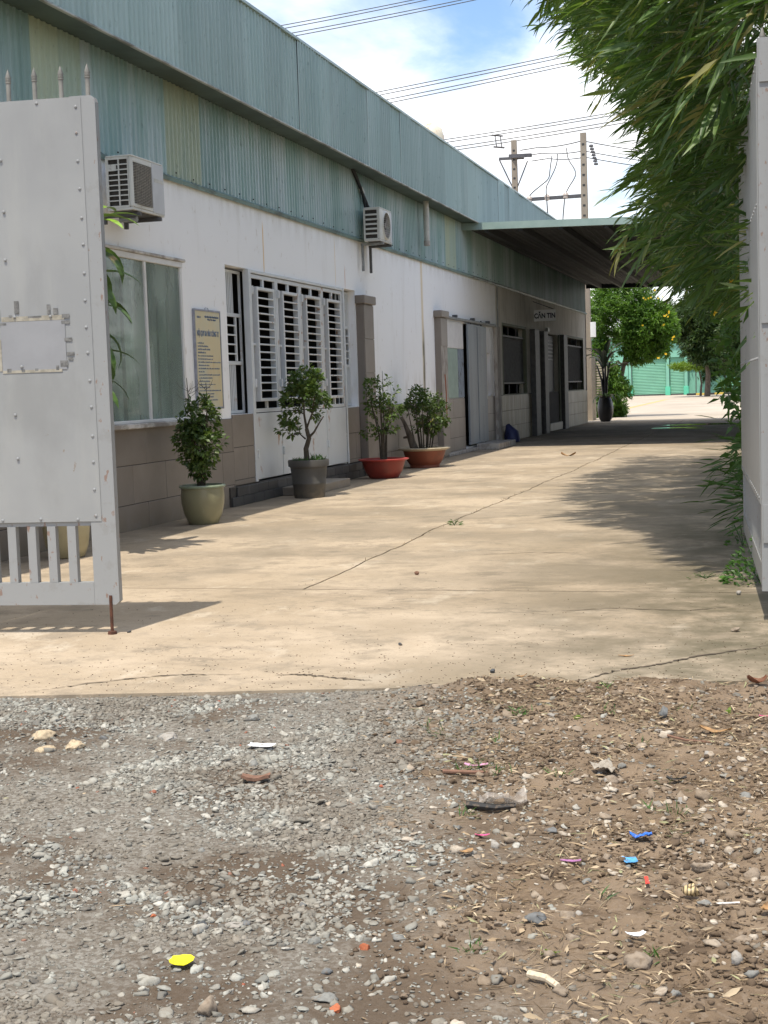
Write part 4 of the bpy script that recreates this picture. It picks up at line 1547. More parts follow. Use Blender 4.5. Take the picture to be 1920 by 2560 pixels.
# ------------------------------------------------------------------ left gate leaf
GU = Vector((-.994, -.11, 0)).normalized()
GN = Vector((GU.y, -GU.x, 0)) * -1
if GN.y > 0:
    GN = -GN
GO = Vector((-4.085, 8.10, 0))
UZ = Vector((0, 0, 1))
G = thing('gate_leaf', 'grey riveted steel gate leaf with four pale spikes and rusty rod', 'gate', tuple(GO + GU * 1.6))
GL = 3.25


def gbox(name, a0, a1, t0, t1, z0, z1, mat, parent, label=None):
    return MB().obox(GO, GU, GN, UZ, a0, a1, t0, t1, z0, z1).build(name, mat, parent, label)


# stile with softened outer corners
prof = [(.022, .19), (0, .212), (0, 3.345), (.008, 3.37), (.03, 3.385), (.165, 3.385), (.165, .19)]
mb = MB()
for t in (.030, -.030):
    mb.quad(*[tuple(GO + GU * a + GN * t + UZ * z) for a, z in (prof if t > 0 else prof[::-1])])
for (a, b) in zip(prof, prof[1:] + prof[:1]):
    mb.quad(*[tuple(GO + GU * q[0] + GN * t + UZ * q[1]) for q, t in ((a, .03), (a, -.03), (b, -.03), (b, .03))])
mb.build('stile', M['stile'], G)
gbox('stile', GL - .1, GL, -.03, .03, .19, 3.385, M['stile'], G)
gbox('rail', .167, GL - .102, -.028, .028, .19, .335, M['stile'], G)
gbox('rail', .167, GL - .102, -.028, .028, 3.30, 3.38, M['stile'], G)
gbox('rail', .167, GL - .102, -.028, .020, .70, .78, M['stile'], G)
# three sheets, slightly dished
a0 = .092
for wsh in (1.05, 1.05, .98):
    mb = MB()
    nn = 8
    for i in range(nn):
        for j in range(nn):
            q = []
            for (di, dj) in ((0, 0), (1, 0), (1, 1), (0, 1)):
                u, w = (i + di) / nn, (j + dj) / nn
                t = .0335 + .0025 * math.sin(math.pi * u) * math.sin(math.pi * w) * (1 + .6 * math.sin(7 * w + a0))
                q.append(tuple(GO + GU * (a0 + wsh * u) + GN * t + UZ * (.728 + 2.652 * w)))
            mb.quad(*q)
    mb.obox(GO, GU, GN, UZ, a0 + .001, a0 + wsh - .001, .0305, .0325, .729, 3.379)
    mb.build('sheet', M['gate'], G, smooth=False)
    a0 += wsh + .003
for i in range(22):
    a = .275 + i * .1355
    if a < GL - .15:
        gbox('bar', a, a + .056, -.026, .024, .336, .70, M['stile'], G)
sp = MB()
sp.lathe([(.0145, 0), (.0145, .115), (.018, .118), (.018, .124), (.0145, .127), (.018, .131), (.018, .136), (.015, .139), (.019, .150), (.0005, .205)], (0, 0, 0), 10, True, True)
spm = sp.mesh('spike', M['spike'], smooth=True)
for i in range(18):
    a = .052 + i * .1745
    if a < GL:
        add('spike', spm, G, tuple(GO + GU * a + UZ * 3.38), (R.uniform(-.01, .01), R.uniform(-.01, .01), 0))
rv = MB().lathe([(.0105, 0), (.009, .004), (.004, .0065)], (0, 0, 0), 8, True).mesh('rivet', M['stile'], smooth=True)
rrot = GN.to_track_quat('Z', 'Y').to_euler()


def rivet(a, z, t=.0345):
    add('rivet', rv, G, tuple(GO + GU * a + GN * t + UZ * z), rrot)


for i in range(16):
    rivet(.125 + .004 * math.sin(i), 3.325 - i * .1705 + R.uniform(-.008, .008), .034)
for a in (.25, .50, .76, 1.02):
    rivet(a, .745 + R.uniform(-.004, .004))
for a in (.38, .68, .95):
    rivet(a, 3.355 + R.uniform(-.005, .005), .034)
for z in (3.02, 2.70, 2.40, 1.42, 1.14):
    rivet(.635 + R.uniform(-.01, .01), z, .040)
rivet(.36, 2.035, .042)
rivet(.60, 2.04, .042)
rivet(.57, 1.725, .042)
MB().tube([tuple(GO + GU * .057 + GN * .033 + UZ * .25), tuple(GO + GU * .057 + GN * .033 + UZ * .004)], .0105, 8).build('drop_rod', M['rust'], G)
MB().lathe([(.03, 0), (.028, .018), (.014, .022)], tuple(GO + GU * .057 + GN * .033), 12, True).build('floor_socket', M['rust'], G)
mb = MB()
mb.obox(GO, GU, GN, UZ, .268, .70, .0372, .0388, 1.70, 2.01)
pt = mb.build('patch', M['patch'], G)
rr = random.Random(8)
mb = MB()
mt_ = MB()
for (a, z, w, h) in ((.235, 2.02, .05, .026), (.235, 1.985, .055, .02), (.225, 1.875, .05, .022), (.215, 1.785, .05, .022), (.225, 1.755, .03, .02), (.26, 1.715, .05, .04), (.32, 1.695, .02, .03), (.46, 1.695, .022, .015), (.55, 1.69, .022, .018),
                     (.64, 1.69, .03, .025), (.70, 2.02, .03, .07), (.62, 2.035, .02, .018), (.57, 2.06, .03, .08), (.36, 2.05, .022, .06), (.31, 2.045, .03, .04), (.735, 1.90, .022, .03), (.73, 1.82, .02, .03), (.75, 2.0, .03, .02), (.42, 2.03, .09, .012), (.66, 1.99, .05, .014)):
    mb.obox(GO, GU, GN, UZ, a, a + w, .0380, .0396, z, z + h)
for (a, z, w, h) in ((.27, 2.012, .42, .03), (.702, 1.70, .02, .2), (.30, 1.685, .40, .018)):
    mt_.obox(GO, GU, GN, UZ, a, a + w, .0378, .0393, z, z + h)
mb.build('tape_residue', M['residue'], pt)['kind'] = 'stuff'
mt_.build('glue_band', M['residue_tan'], pt)

# ------------------------------------------------------------------ right gate leaf, swung open along the lane
HO = Vector((-.085, 8.86, 0))
HU = Vector((-.205, 3.54, 0)).normalized()
HN = Vector((-HU.y, HU.x, 0))
HL = 3.54
H_ = thing('gate_leaf', 'grey steel gate leaf swung open edge on under the bamboo', 'gate', tuple(HO + HU * 1.7))


def hbox(name, a0, a1, t0, t1, z0, z1, mat, parent=H_):
    return MB().obox(HO, HU, HN, UZ, a0, a1, t0, t1, z0, z1).build(name, mat, parent)


hbox('stile', 0, .09, -.035, .035, .19, 3.52, M['stile'])
hbox('stile', HL - .12, HL, -.03, .03, .19, 3.42, M['stile'])
hbox('rail', .092, HL - .122, -.028, .028, .19, .335, M['stile'])
hbox('rail', .092, HL - .122, -.028, .028, 3.33, 3.40, M['stile'])
hbox('rail', .092, HL - .122, -.028, .020, .70, .78, M['stile'])
a0 = .03
for wsh in (1.15, 1.15, 1.12):
    MB().obox(HO, HU, HN, UZ, a0, a0 + wsh, .036, .042, .728, 3.41).build('sheet', M['gate'], H_)
    a0 += wsh + .004
i = 0
while .2 + i * .137 < HL - .2:
    a = .2 + i * .137
    hbox('bar', a, a + .056, -.026, .024, .336, .70, M['stile'])
    i += 1
hr = HN.to_track_quat('Z', 'Y').to_euler()
for i in range(19):
    for z in (.76, 1.62, 2.55, 3.38):
        add('rivet', rv, H_, tuple(HO + HU * (.12 + i * .178) + HN * .042 + UZ * z), hr)
for z in (.49, 1.83, 3.26):
    MB().obox(HO, HU, HN, UZ, -.012, -.001, -.075, .025, z, z + .235).build('hinge_plate', M['stile'], H_)
for i in range(20):
    add('spike', spm, H_, tuple(HO + HU * (.1 + i * .1745) + UZ * 3.40))
GP = thing('gate_pillar', 'dark concrete gate pillar at the hinge of the open leaf', 'pillar', (.26, 8.95, 0))
MB().bbox(.02, .50, 8.72, 9.20, -.02, 4.1, .015).build('shaft', M['plaster'], GP)
MB().bbox(-.0, .56, 8.66, 9.26, 4.102, 4.2, .015).build('cap', M['plaster'], GP)

# ------------------------------------------------------------------ plants


def leaves_mesh(name, P, D, L, mat, tint, tmpl, o=(0, 0, 0), wid=None, roll=None):
    P, D, L = np.array(P), np.array(D), np.array(L)
    if roll is None:
        roll = NR.normal(scale=.7, size=len(P))
    Mx = frames(D, roll, L, wid)
    return scatter(name, tmpl[0], tmpl[1], Mx, P, mat, np.clip(np.array(tint), 0, 1), smooth=False, off=o)


def in_env(env):
    """a random point inside a list of ellipsoids (centre, radii, weight)"""
    ws = [e[2] for e in env]
    c, r, _ = R.choices(env, ws)[0]
    while True:
        p = Vector((R.uniform(-1, 1), R.uniform(-1, 1), R.uniform(-1, 1)))
        if p.length < 1 and R.random() < .25 + p.length ** 1.5:
            return Vector((c[0] + p.x * r[0], c[1] + p.y * r[1], c[2] + p.z * r[2]))


def grow(trunks, env, n, step, taper, gap=0.0, gseed=0):
    """branches that reach N points of the crown from the trunk polylines; returns tube paths and tips"""
    nodes, rad = [], []
    for path, r0, r1 in trunks:
        for i, p in enumerate(path):
            nodes.append(Vector(p))
            rad.append(r0 + (r1 - r0) * i / (len(path) - 1))
    nstart = len(nodes)
    pts = []
    while len(pts) < n:
        p = in_env(env)
        if gap and fbm(np.array([p.x * gap + gseed]), np.array([(p.z + p.y * .7) * gap]), 2)[0] < .40:
            continue
        pts.append(p)
    c0 = nodes[nstart - 1]
    pts.sort(key=lambda p: min((p - q).length for q in nodes[:nstart]))
    arr = np.array([tuple(q) for q in nodes])
    paths, tips = [], []
    for p in pts:
        d = np.linalg.norm(arr - np.array(p), axis=1) + np.maximum(0, arr[:, 2] - p.z) * 1.5
        j = int(np.argmin(d))
        q = Vector(arr[j])
        seg = max(1, int((p - q).length / step))
        path = [q]
        sag = Vector((R.uniform(-1, 1), R.uniform(-1, 1), R.uniform(.2, 1))) * (p - q).length * .12
        new = []
        for s_ in range(1, seg + 1):
            t = s_ / seg
            new.append(q.lerp(p, t) + sag * math.sin(math.pi * t))
        path += new
        r = rad[j] * taper
        paths.append((path, [max(.0012, r * (1 - .45 * i / len(path))) for i in range(len(path))]))
        for i, v in enumerate(new):
            rad.append(max(.0012, r * (1 - .45 * (i + 1) / len(path))))
        arr = np.vstack([arr, np.array([tuple(v) for v in new])])
        tips.append((p, (p - q).normalized()))
    return paths, tips


def plant(parent, trunks, env, n, leaf, mat, tmpl, per, names=('stem', 'branches', 'foliage'), step=.12, taper=.72, gap=0, gseed=0, bark=None, spread=.9, droop=.25, widf=1.0, sides=5, bare=0.0, rad_tip=.06):
    bark = bark or M['twig']
    for i, (path, r0, r1) in enumerate(trunks):
        rs = [r0 + (r1 - r0) * k_ / (len(path) - 1) for k_ in range(len(path))]
        MB().tube(path, rs, 8).build(names[0], bark, parent, smooth=True)
    paths, tips = grow(trunks, env, n, step, taper, gap, gseed)
    mb = MB()
    for p, r in paths:
        mb.tube(p, r, sides if r[0] > .006 else 3, caps=False)
    b = mb.build(names[1], bark, parent)
    b['kind'] = 'stuff'
    cc = Vector((0, 0, 0))
    for e in env:
        cc += Vector(e[0])
    cc /= len(env)
    P, D, L, T = [], [], [], []
    for p, d in tips:
        if R.random() < bare:
            continue
        out = ((p - cc).normalized() * .6 + d).normalized()
        base_t = .35 + .35 * fbm(np.array([p.x * 2.3 / max(.2, env[0][1][0])]), np.array([p.z * 2.3 / max(.2, env[0][1][0])]), 2)[0]
        for k_ in range(per):
            v = out + Vector((R.gauss(0, spread), R.gauss(0, spread), R.gauss(0, spread * .8) - droop * .3))
            v.normalize()
            P.append(tuple(p - d * R.uniform(0, rad_tip) + v * leaf * R.uniform(0, .5)))
            D.append((v.x, v.y, v.z - droop))
            L.append(leaf * R.uniform(.6, 1.15))
            T.append(base_t + R.gauss(0, .16))
    L = np.array(L)
    me = leaves_mesh(names[2], P, D, L, mat, T, tmpl, org(parent), wid=L * widf)
    f = add(names[2], me, parent)
    f['kind'] = 'stuff'
    return f


def pot(parent, c, prof, mat, rim=None, rim_mat=None, soil_r=.2, soil_z=.4):
    p = MB().lathe(prof, c, 40, False, True).build('pot', mat, parent, smooth=True)
    if rim:
        MB().lathe(rim, c, 40, False, False).build('rim', rim_mat, p, smooth=True)
    MB().lathe([(soil_r, soil_z - .03), (soil_r, soil_z), (soil_r * .5, soil_z + .015), (.005, soil_z + .02)], c, 24).build('soil', M['soil'], p)
    return p


OV, LN, LC = (LEAF_OVAL_V, LEAF_OVAL_F), (LEAF_LONG_V, LEAF_LONG_F), (LEAF_LANCE_V, LEAF_OVAL_F)

# pot 1: olive glazed jar, narrow dense shrub with bare tips
c = (-6.58, 15.28, 0)
t = thing('potted_shrub', 'narrow leafy shrub with bare top twigs in olive glazed pot', 'potted plant', c, 'potted shrubs along the factory wall')
pot(t, c, [(.165, 0), (.18, .015), (.225, .12), (.252, .24), (.258, .33), (.25, .41), (.25, .43)], M['glaze'],
    [(.250, .425), (.272, .432), (.276, .448), (.268, .462), (.238, .462), (.232, .40)], M['glaze_rim'], .236, .425)
tr_ = []
for i in range(5):
    a = i * 1.3
    tr_.append(([(c[0] + .03 * math.cos(a), c[1] + .03 * math.sin(a), .43), (c[0] + .05 * math.cos(a), c[1] + .05 * math.sin(a), .8), (c[0] + .10 * math.cos(a), c[1] + .10 * math.sin(a), 1.2)], .014, .006))
tr_.append(([(c[0] - .05, c[1], .43), (c[0] - .07, c[1], 1.0), (c[0] - .12, c[1] - .02, 1.5), (c[0] - .13, c[1] - .02, 1.72)], .013, .003))
tr_.append(([(c[0] + .03, c[1], .43), (c[0] + .08, c[1], 1.1), (c[0] + .10, c[1] + .02, 1.42), (c[0] + .095, c[1] + .02, 1.66)], .012, .003))
plant(t, tr_, [((c[0], c[1], .98), (.33, .30, .30), 3), ((c[0], c[1], 1.25), (.25, .25, .25), 2), ((c[0], c[1], .68), (.15, .15, .18), .8)], 430, .068, M['shrub_leaf'], OV, 7, step=.06, gap=5, gseed=1)
mb = MB()
for i in range(16):
    z = R.uniform(1.3, 1.6)
    x0 = c[0] + R.choice((-.12, .09))
    a = R.uniform(0, 6.28)
    mb.tube([(x0, c[1], z), (x0 + .10 * math.cos(a), c[1] + .1 * math.sin(a), z + .05), (x0 + .15 * math.cos(a), c[1] + .15 * math.sin(a), z + .12)], [.003, .0025, .0012], 3, False)
mb.build('bare_twig', M['twig'], t)['kind'] = 'stuff'

# pot 2: charcoal bucket with a small open tree
c = (-6.54, 19.05, 0)
t = thing('potted_shrub', 'small open crowned tree with bent trunk in charcoal bucket pot', 'potted plant', c, 'potted shrubs along the factory wall')
pot(t, c, [(.215, 0), (.22, .01), (.237, .19), (.243, .2), (.243, .215), (.240, .22), (.262, .43), (.268, .435), (.27, .455)], M['charcoal'],
    [(.27, .45), (.292, .452), (.297, .53), (.290, .545), (.270, .545), (.265, .48)], M['charcoal'], .268, .52)
tr_ = [([(c[0] - .02, c[1], .52), (c[0] - .03, c[1], .70), (c[0] + .02, c[1] + .01, .85), (c[0] - .01, c[1], .99)], .042, .028),
       ([(c[0] + .02, c[1], .86), (c[0] + .12, c[1] - .05, .94), (c[0] + .20, c[1] - .06, 1.06), (c[0] + .27, c[1] - .05, 1.16)], .02, .008),
       ([(c[0] - .03, c[1], .84), (c[0] - .12, c[1], .92), (c[0] - .22, c[1] + .03, .90), (c[0] - .30, c[1] + .05, .90)], .012, .005),
       ([(c[0] - .01, c[1], .99), (c[0] - .04, c[1], 1.2), (c[0] - .03, c[1], 1.5)], .02, .008),
       ([(c[0] - .01, c[1], .99), (c[0] + .08, c[1], 1.2), (c[0] + .14, c[1], 1.5)], .016, .006)]
plant(t, tr_, [((c[0], c[1], 1.42), (.36, .33, .26), 3), ((c[0] + .03, c[1], 1.66), (.26, .25, .2), 2), ((c[0] - .28, c[1], 1.0), (.17, .15, .14), .7), ((c[0] + .28, c[1] - .05, 1.18), (.12, .1, .07), .3), ((c[0] - .05, c[1], 1.15), (.36, .25, .12), .6)],
      260, .09, M['shrub_leaf'], OV, 6, step=.07, gap=5, gseed=4, taper=.62)
P, D, L, T = [], [], [], []
for i in range(160):
    a = R.uniform(0, 6.28)
    r = R.uniform(.1, .26)
    P.append((c[0] + r * math.cos(a), c[1] + r * math.sin(a), .53))
    D.append((R.gauss(0, .5), R.gauss(0, .5), 1))
    L.append(R.uniform(.05, .14) if math.cos(a) > 0 else R.uniform(.03, .08))
    T.append(R.random())
L = np.array(L)
f = add('pot_weeds', leaves_mesh('pot_weeds', P, D, L, M['weed_leaf'], T, LN, c, wid=L * .9), t)
f['kind'] = 'stuff'

# pot 3: red plastic bowl
c = (-6.57, 23.1, 0)
t = thing('potted_shrub', 'sparse many stemmed shrub in wide bright red bowl', 'potted plant', c, 'potted shrubs along the factory wall')
pot(t, c, [(.235, 0), (.25, .01), (.265, .035), (.32, .12), (.36, .24), (.375, .30)], M['red_pot'],
    [(.372, .295), (.41, .305), (.436, .322), (.436, .332), (.40, .338), (.365, .335), (.36, .28)], M['red_rim'], .362, .30)
tr_ = []
for i in range(7):
    a = i * .95
    r = .05 if i < 4 else .02
    tr_.append(([(c[0] + r * math.cos(a), c[1] + r * math.sin(a), .3), (c[0] + 1.4 * r * math.cos(a), c[1] + 1.4 * r * math.sin(a), .75), (c[0] + .2 * math.cos(a), c[1] + .2 * math.sin(a), 1.2 + .1 * (i % 3))], .018, .006))
tr_.append(([(c[0] + .02, c[1], .3), (c[0] + .03, c[1], 1.2), (c[0] + .03, c[1], 1.83)], .014, .003))
plant(t, tr_, [((c[0], c[1], 1.1), (.38, .35, .36), 3), ((c[0], c[1], 1.5), (.33, .30, .26), 1.6), ((c[0] - .2, c[1], .8), (.2, .2, .12), .4)], 170, .08, M['shrub_leaf'], OV, 6, step=.08, gap=5.5, gseed=9)

# pot 4: brick red bowl with cream rim
c = (-6.60, 26.10, 0)
t = thing('potted_shrub', 'broad dense shrub in brick red bowl with cream rim', 'potted plant', c, 'potted shrubs along the factory wall')
pot(t, c, [(.28, 0), (.29, .01), (.285, .05), (.30, .07), (.36, .16), (.405, .30), (.41, .33)], M['brick_pot'],
    [(.405, .325), (.44, .335), (.50, .365), (.50, .378), (.46, .385), (.41, .38), (.40, .30)], M['cream_rim'], .40, .34)
tr_ = []
for i in range(9):
    a = i * .7
    r = .10 + .05 * (i % 2)
    tr_.append(([(c[0] + r * math.cos(a), c[1] + r * math.sin(a), .34), (c[0] + 1.5 * r * math.cos(a), c[1] + 1.5 * r * math.sin(a), .7), (c[0] + 2.0 * r * math.cos(a), c[1] + 2.0 * r * math.sin(a), 1.15)], .016, .006))
plant(t, tr_, [((c[0] + .05, c[1], 1.02), (.50, .42, .36), 3), ((c[0], c[1], 1.32), (.38, .34, .24), 1.5), ((c[0] + .15, c[1], .78), (.36, .3, .18), 1)], 330, .078, M['shrub_leaf'], OV, 7, step=.08, gap=4, gseed=14)
MB().tube([(c[0] - .16, c[1] - .1, .33), (c[0] - .25, c[1] - .12, .62), (c[0] - .34, c[1] - .14, .86), (c[0] - .40, c[1] - .14, .98)], [.085, .06, .035, .03], 9).build('cut_stump', M['bark'], t, smooth=True)
MB().tube([(c[0] - .25, c[1] - .12, .60), (c[0] - .38, c[1] - .1, .58)], [.03, .02], 7).build('cut_stump', M['bark'], t, smooth=True)

# pot 0: corn plant behind the left gate leaf
c = (-6.62, 12.05, 0)
t = thing('corn_plant', 'corn plant with drooping brown tipped leaves behind grey gate leaf', 'potted plant', c)
pot(t, c, [(.15, 0), (.17, .015), (.205, .12), (.222, .25), (.225, .36), (.215, .44)], M['beige_pot'], [(.213, .435), (.235, .445), (.238, .462), (.225, .47), (.2, .46)], M['beige_pot'], .2, .42)
MB().tube([(c[0], c[1], .42), (c[0] + .10, c[1], 1.4), (c[0] + .24, c[1] + .02, 2.4), (c[0] + .30, c[1] + .02, 3.12)], [.04, .036, .032, .026], 9).build('stem', M['bark'], t, smooth=True)


def strap(L, w, bend, fold=.25, n=9):
    """arched strap leaf along +x; BEND is how far it curls over (radians)"""
    mb = MB()
    pts = []
    x = z = 0
    for i in range(n + 1):
        u = i / n
        ww = w * (math.sin(math.pi * min(1, .12 + u * .88)) ** .6) * (1 if u < .96 else .3)
        a = .75 - bend * u ** 1.3
        if i:
            x += L / n * math.cos(a)
            z += L / n * math.sin(a)
        pts.append((x, z, ww))
    for (xa, za, wa), (xb, zb, wb) in zip(pts, pts[1:]):
        mb.quad((xa, -wa, za + wa * fold), (xb, -wb, zb + wb * fold), (xb, 0, zb), (xa, 0, za))
        mb.quad((xa, 0, za), (xb, 0, zb), (xb, wb, zb + wb * fold), (xa, wa, za + wa * fold))
    return mb


sm = [strap(.70, .062, b).mesh('leaf', M['dracaena'], smooth=True) for b in (1.5, 1.9, 2.4)]
sl = strap(.62, .075, 1.0).mesh('leaf', M['dracaena_lime'], smooth=True)
for i in range(46):
    z = 1.55 + 1.62 * i / 45
    a = i * 2.4 + R.uniform(-.3, .3)
    xx = c[0] + .30 * (z - .42) / 2.7
    young = i > 41
    add('leaf', sl if young else R.choice(sm), t, (xx, c[1] + .02, z), (R.uniform(-.25, .25), 0 if young else R.uniform(0, .35), a), 'bright lime young leaf' if young else None)
for a, z in ((-.35, 3.10), (.15, 3.15)):
    add('leaf', sl, t, (c[0] + .30, c[1], z), (0, .35, a), 'bright lime young leaf')

# ---- bamboo hanging over the lane
BZ = [.5, 1.9, 2.15, 2.4, 2.7, 2.95, 3.3, 4.0, 4.45, 4.9, 5.5, 6.2, 7.0, 8.0]
BX = [.9, .6, .25, -.25, -.85, -1.2, -1.25, -1.08, -1.1, -1.3, -1.6, -2.4, -2.8, -2.0]
BO = (1.3, 15, 0)
BM = thing('bamboo_clump', 'tall bamboo clump with dense drooping leaves over the right side', 'bamboo', BO)
for i in range(26):
    x, y = R.uniform(.55, 2.2), R.uniform(11.5, 22)
    h = R.uniform(5.0, 7.4)
    lean = R.uniform(.8, 2.6)
    path = []
    for s_ in range(9):
        u = s_ / 8
        path.append((x - lean * u ** 2.2, y + R.uniform(-.05, .05) + (R.random() - .6) * u, h * (u - .18 * u ** 3)))
    MB().tube(path, [.032 * (1 - .8 * s_ / 8) for s_ in range(9)], 6).build('culm', M['culm'], BM, smooth=True)
P, D, L, T, dep = [], [], [], [], []
twigs = MB()
nt_ = 0
while nt_ < 6200:
    y = R.uniform(9.9, 26) if R.random() < .85 else R.uniform(9.4, 13)
    sc = min(y, 16.5) / 15
    z = R.uniform(.55, 7.9)
    zz = (z - 1.5) / sc + 1.5
    if zz < 2.0:
        continue
    xl = np.interp(zz, BZ, BX) * sc
    if y < 12.5:
        xl = max(xl, -.75 - (y - 9.9) * .35) if zz > 3.2 else max(xl, -.05)
    lump = fbm(np.array([y * .8 + 3]), np.array([z * 1.0]), 3)[0]
    xl += (.5 - lump) * 1.5 + .22
    dpt = abs(R.gauss(0, .55)) if R.random() < .8 else R.uniform(0, 2.2)
    x = xl + dpt
    if x > 1.7 or (y < 12.6 and x < .05 and z < 3.6):
        continue
    d = Vector((-.8 + R.gauss(0, .45), -.30 + R.gauss(0, .5), -.28 + R.gauss(0, .38))).normalized()
    l = R.uniform(.3, .55)
    o = Vector((x, y, z))
    pts = [o + d * l * u + Vector((0, 0, -.22 * l * u * u)) for u in (0, .35, .7, 1)]
    twigs.tube(pts, [.004, .003, .002, .001], 3, False)
    bt = .30 + .5 * fbm(np.array([y * 1.7]), np.array([z * 1.7 + 9]), 2)[0] - .16 * min(dpt, 1.5) + (.07 if dpt < .35 else 0)  # shade painted into tint: leaves deep in the clump darker, outermost lighter
    nl = R.randint(6, 8)
    dry = R.random() < .045
    for k_ in range(nl):
        u = .25 + .75 * k_ / (nl - 1)
        p = o + d * l * u + Vector((0, 0, -.22 * l * u * u))
        side = Vector((-d.y, d.x, 0)).normalized() * ((-1) ** k_)
        v = d * (.55 + .6 * u) + side * R.uniform(.25, .75) * (1.25 - u * .8) + Vector((0, 0, R.gauss(-.12, .22)))
        P.append(tuple(p))
        D.append(tuple(v))
        L.append(R.uniform(.18, .33))
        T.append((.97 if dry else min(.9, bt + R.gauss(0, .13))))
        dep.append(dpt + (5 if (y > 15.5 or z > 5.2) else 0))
    nt_ += 1
P, D, L, T, dep = map(np.array, (P, D, L, T, dep))
roll = NR.normal(scale=.6, size=len(P))
near = np.argsort(dep + NR.uniform(0, .25, len(dep)))[:300]
rest = np.ones(len(P), bool)
rest[near] = False
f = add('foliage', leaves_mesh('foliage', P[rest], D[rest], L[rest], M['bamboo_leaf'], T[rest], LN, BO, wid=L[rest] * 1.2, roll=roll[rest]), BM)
f['kind'] = 'stuff'
lm = []
for tv in (.35, .55, .75, .9):
    lm.append(npmesh('leaf', LEAF_LONG_V * np.array([1, 1.15, 1]), LEAF_LONG_F, M['bamboo_leaf'], np.full(len(LEAF_LONG_V), tv)))
FM = frames(D[near], roll[near], np.ones(300))
for q, i in enumerate(near):
    o = add('leaf', lm[q % 4], BM)
    m4 = Matrix([[*FM[q][r], P[i][r] - BO[r]] for r in range(3)] + [[0, 0, 0, 1]])
    o.matrix_local = m4 @ Matrix.Scale(L[i], 4)
twigs.build('twigs', M['culm'], BM)['kind'] = 'stuff'

P, D, L, T = [], [], [], []
for i in range(11000):
    y = R.uniform(21, 54)
    z = R.uniform(.1, 3.6) if y < 31 else R.uniform(.1, 3.2)
    x = (1.35 if y < 32 else .55) + abs(R.gauss(0, .5)) + .5 * fbm(np.array([y * .7]), np.array([z * .8]), 2)[0] 
    P.append((x, y, z))
    D.append((-.8 + R.gauss(0, .4), R.gauss(-.2, .6), R.gauss(-.35, .4)))
    L.append(R.uniform(.35, .6))
    T.append(R.uniform(.2, .7))
L = np.array(L)
HB = (2.0, 38, 0)
MB().box(1.25, 1.40, 32.7, 56, 0, 4.96).solo('side_light_blocker', M['blocker_finish'], 'hidden dark wall added to block side light along the canopy', 'wall', (1.32, 44, 0))  # hidden slab added to keep side light out from under the canopy
HG = thing('bamboo_hedge', 'dark bamboo hedge lining the lane beside and beyond the canopy', 'hedge', HB)
setp(add('foliage', leaves_mesh('foliage', P, D, L, M['bamboo_leaf'], T, LN, HB, wid=L * 1.8), HG), kind='stuff')
for i in range(18):
    y = 21.5 + i * 1.85
    MB().tube([(1.1 if y > 31 else 2.2, y, 0), (1.1 if y > 31 else 2.1, y, 1.5), (1.0 if y > 31 else 1.9, y + .1, 3.2)], [.03, .025, .012], 6).build('culm', M['culm'], HG)

# ---- broad-leaved climber with yellow flowers below the bamboo
AC_ = (-.10, 14.2, 0)
AL = thing('allamanda_shrub', 'broad leaved climber with yellow trumpet flowers below the bamboo', 'shrub', AC_)
tr_ = [([(-.05, 13.4, 0), (-.2, 13.5, 1.2), (-.3, 13.6, 2.6)], .02, .008), ([(0, 14.6, 0), (-.2, 14.6, 1.2), (-.3, 14.8, 2.4)], .02, .008), ([(-.1, 15.8, 0), (-.2, 15.8, 1.0), (-.25, 16, 1.8)], .02, .008)]
plant(AL, tr_, [((-.28, 14.2, 1.9), (.32, 1.3, .95), 2), ((-.18, 14.2, .8), (.26, 1.6, .65), 1.2)], 280, .14, M['weed_leaf'], OV, 5, step=.15, gap=2.2, gseed=6, widf=.85, rad_tip=.12)


def flower_mesh(name, r, mat):
    mb = MB()
    for i in range(5):
        a = i * 2 * math.pi / 5
        b, c_ = a + .55, a - .55
        p0 = (0, 0, -r * .8)
        mb.quad(p0, (.45 * r * math.cos(c_), .45 * r * math.sin(c_), 0), (r * math.cos(a), r * math.sin(a), .12 * r), (.45 * r * math.cos(b), .45 * r * math.sin(b), 0))
    return mb.mesh(name, mat)


fm = flower_mesh('flower', .042, M['petal'])
for (x, y, z) in ((-.60, 13.6, 2.12), (-.36, 13.2, 2.5), (-.46, 14.4, 2.45), (-.30, 13.3, 1.55), (-.52, 14.0, 1.9), (-.42, 15.0, 2.8)):
    add('flower', fm, AL, (x, y, z), (1.2, R.uniform(-.4, .4), R.uniform(-.8, .2)))

# ---- weeds by the open gate leaf


def weed(name, label, x, y, r, h, n, mat='weed_leaf', tm=OV, w=.9):
    t = (x, y, 0)
    P, D, L, T = [], [], [], []
    for i in range(n):
        a = R.uniform(0, 6.28)
        q = r * math.sqrt(R.random())
        zz = h * (1 - (q / r) ** 2) * R.uniform(.1, 1)
        P.append((x + q * math.cos(a), y + q * math.sin(a), zz))
        D.append((math.cos(a) + R.gauss(0, .5), math.sin(a) + R.gauss(0, .5), R.uniform(-.1, .9)))
        L.append(R.uniform(.5, 1.1) * (.055 if tm is OV else h * .9))
        T.append(R.random())
    L = np.array(L)
    th_ = thing(name, label, 'weed', t)
    setp(add('foliage', leaves_mesh('foliage', P, D, L, M[mat], T, tm, t, wid=L * w), th_), kind='stuff')
    mb = MB()
    for i in range(7):
        a = i * .9
        mb.tube([t, (x + r * .35 * math.cos(a), y + r * .35 * math.sin(a), h * .4), (x + r * .6 * math.cos(a), y + r * .6 * math.sin(a), h * .6)], .0025, 4)
    mb.build('stem', M['weed_leaf'], th_)
    return th_


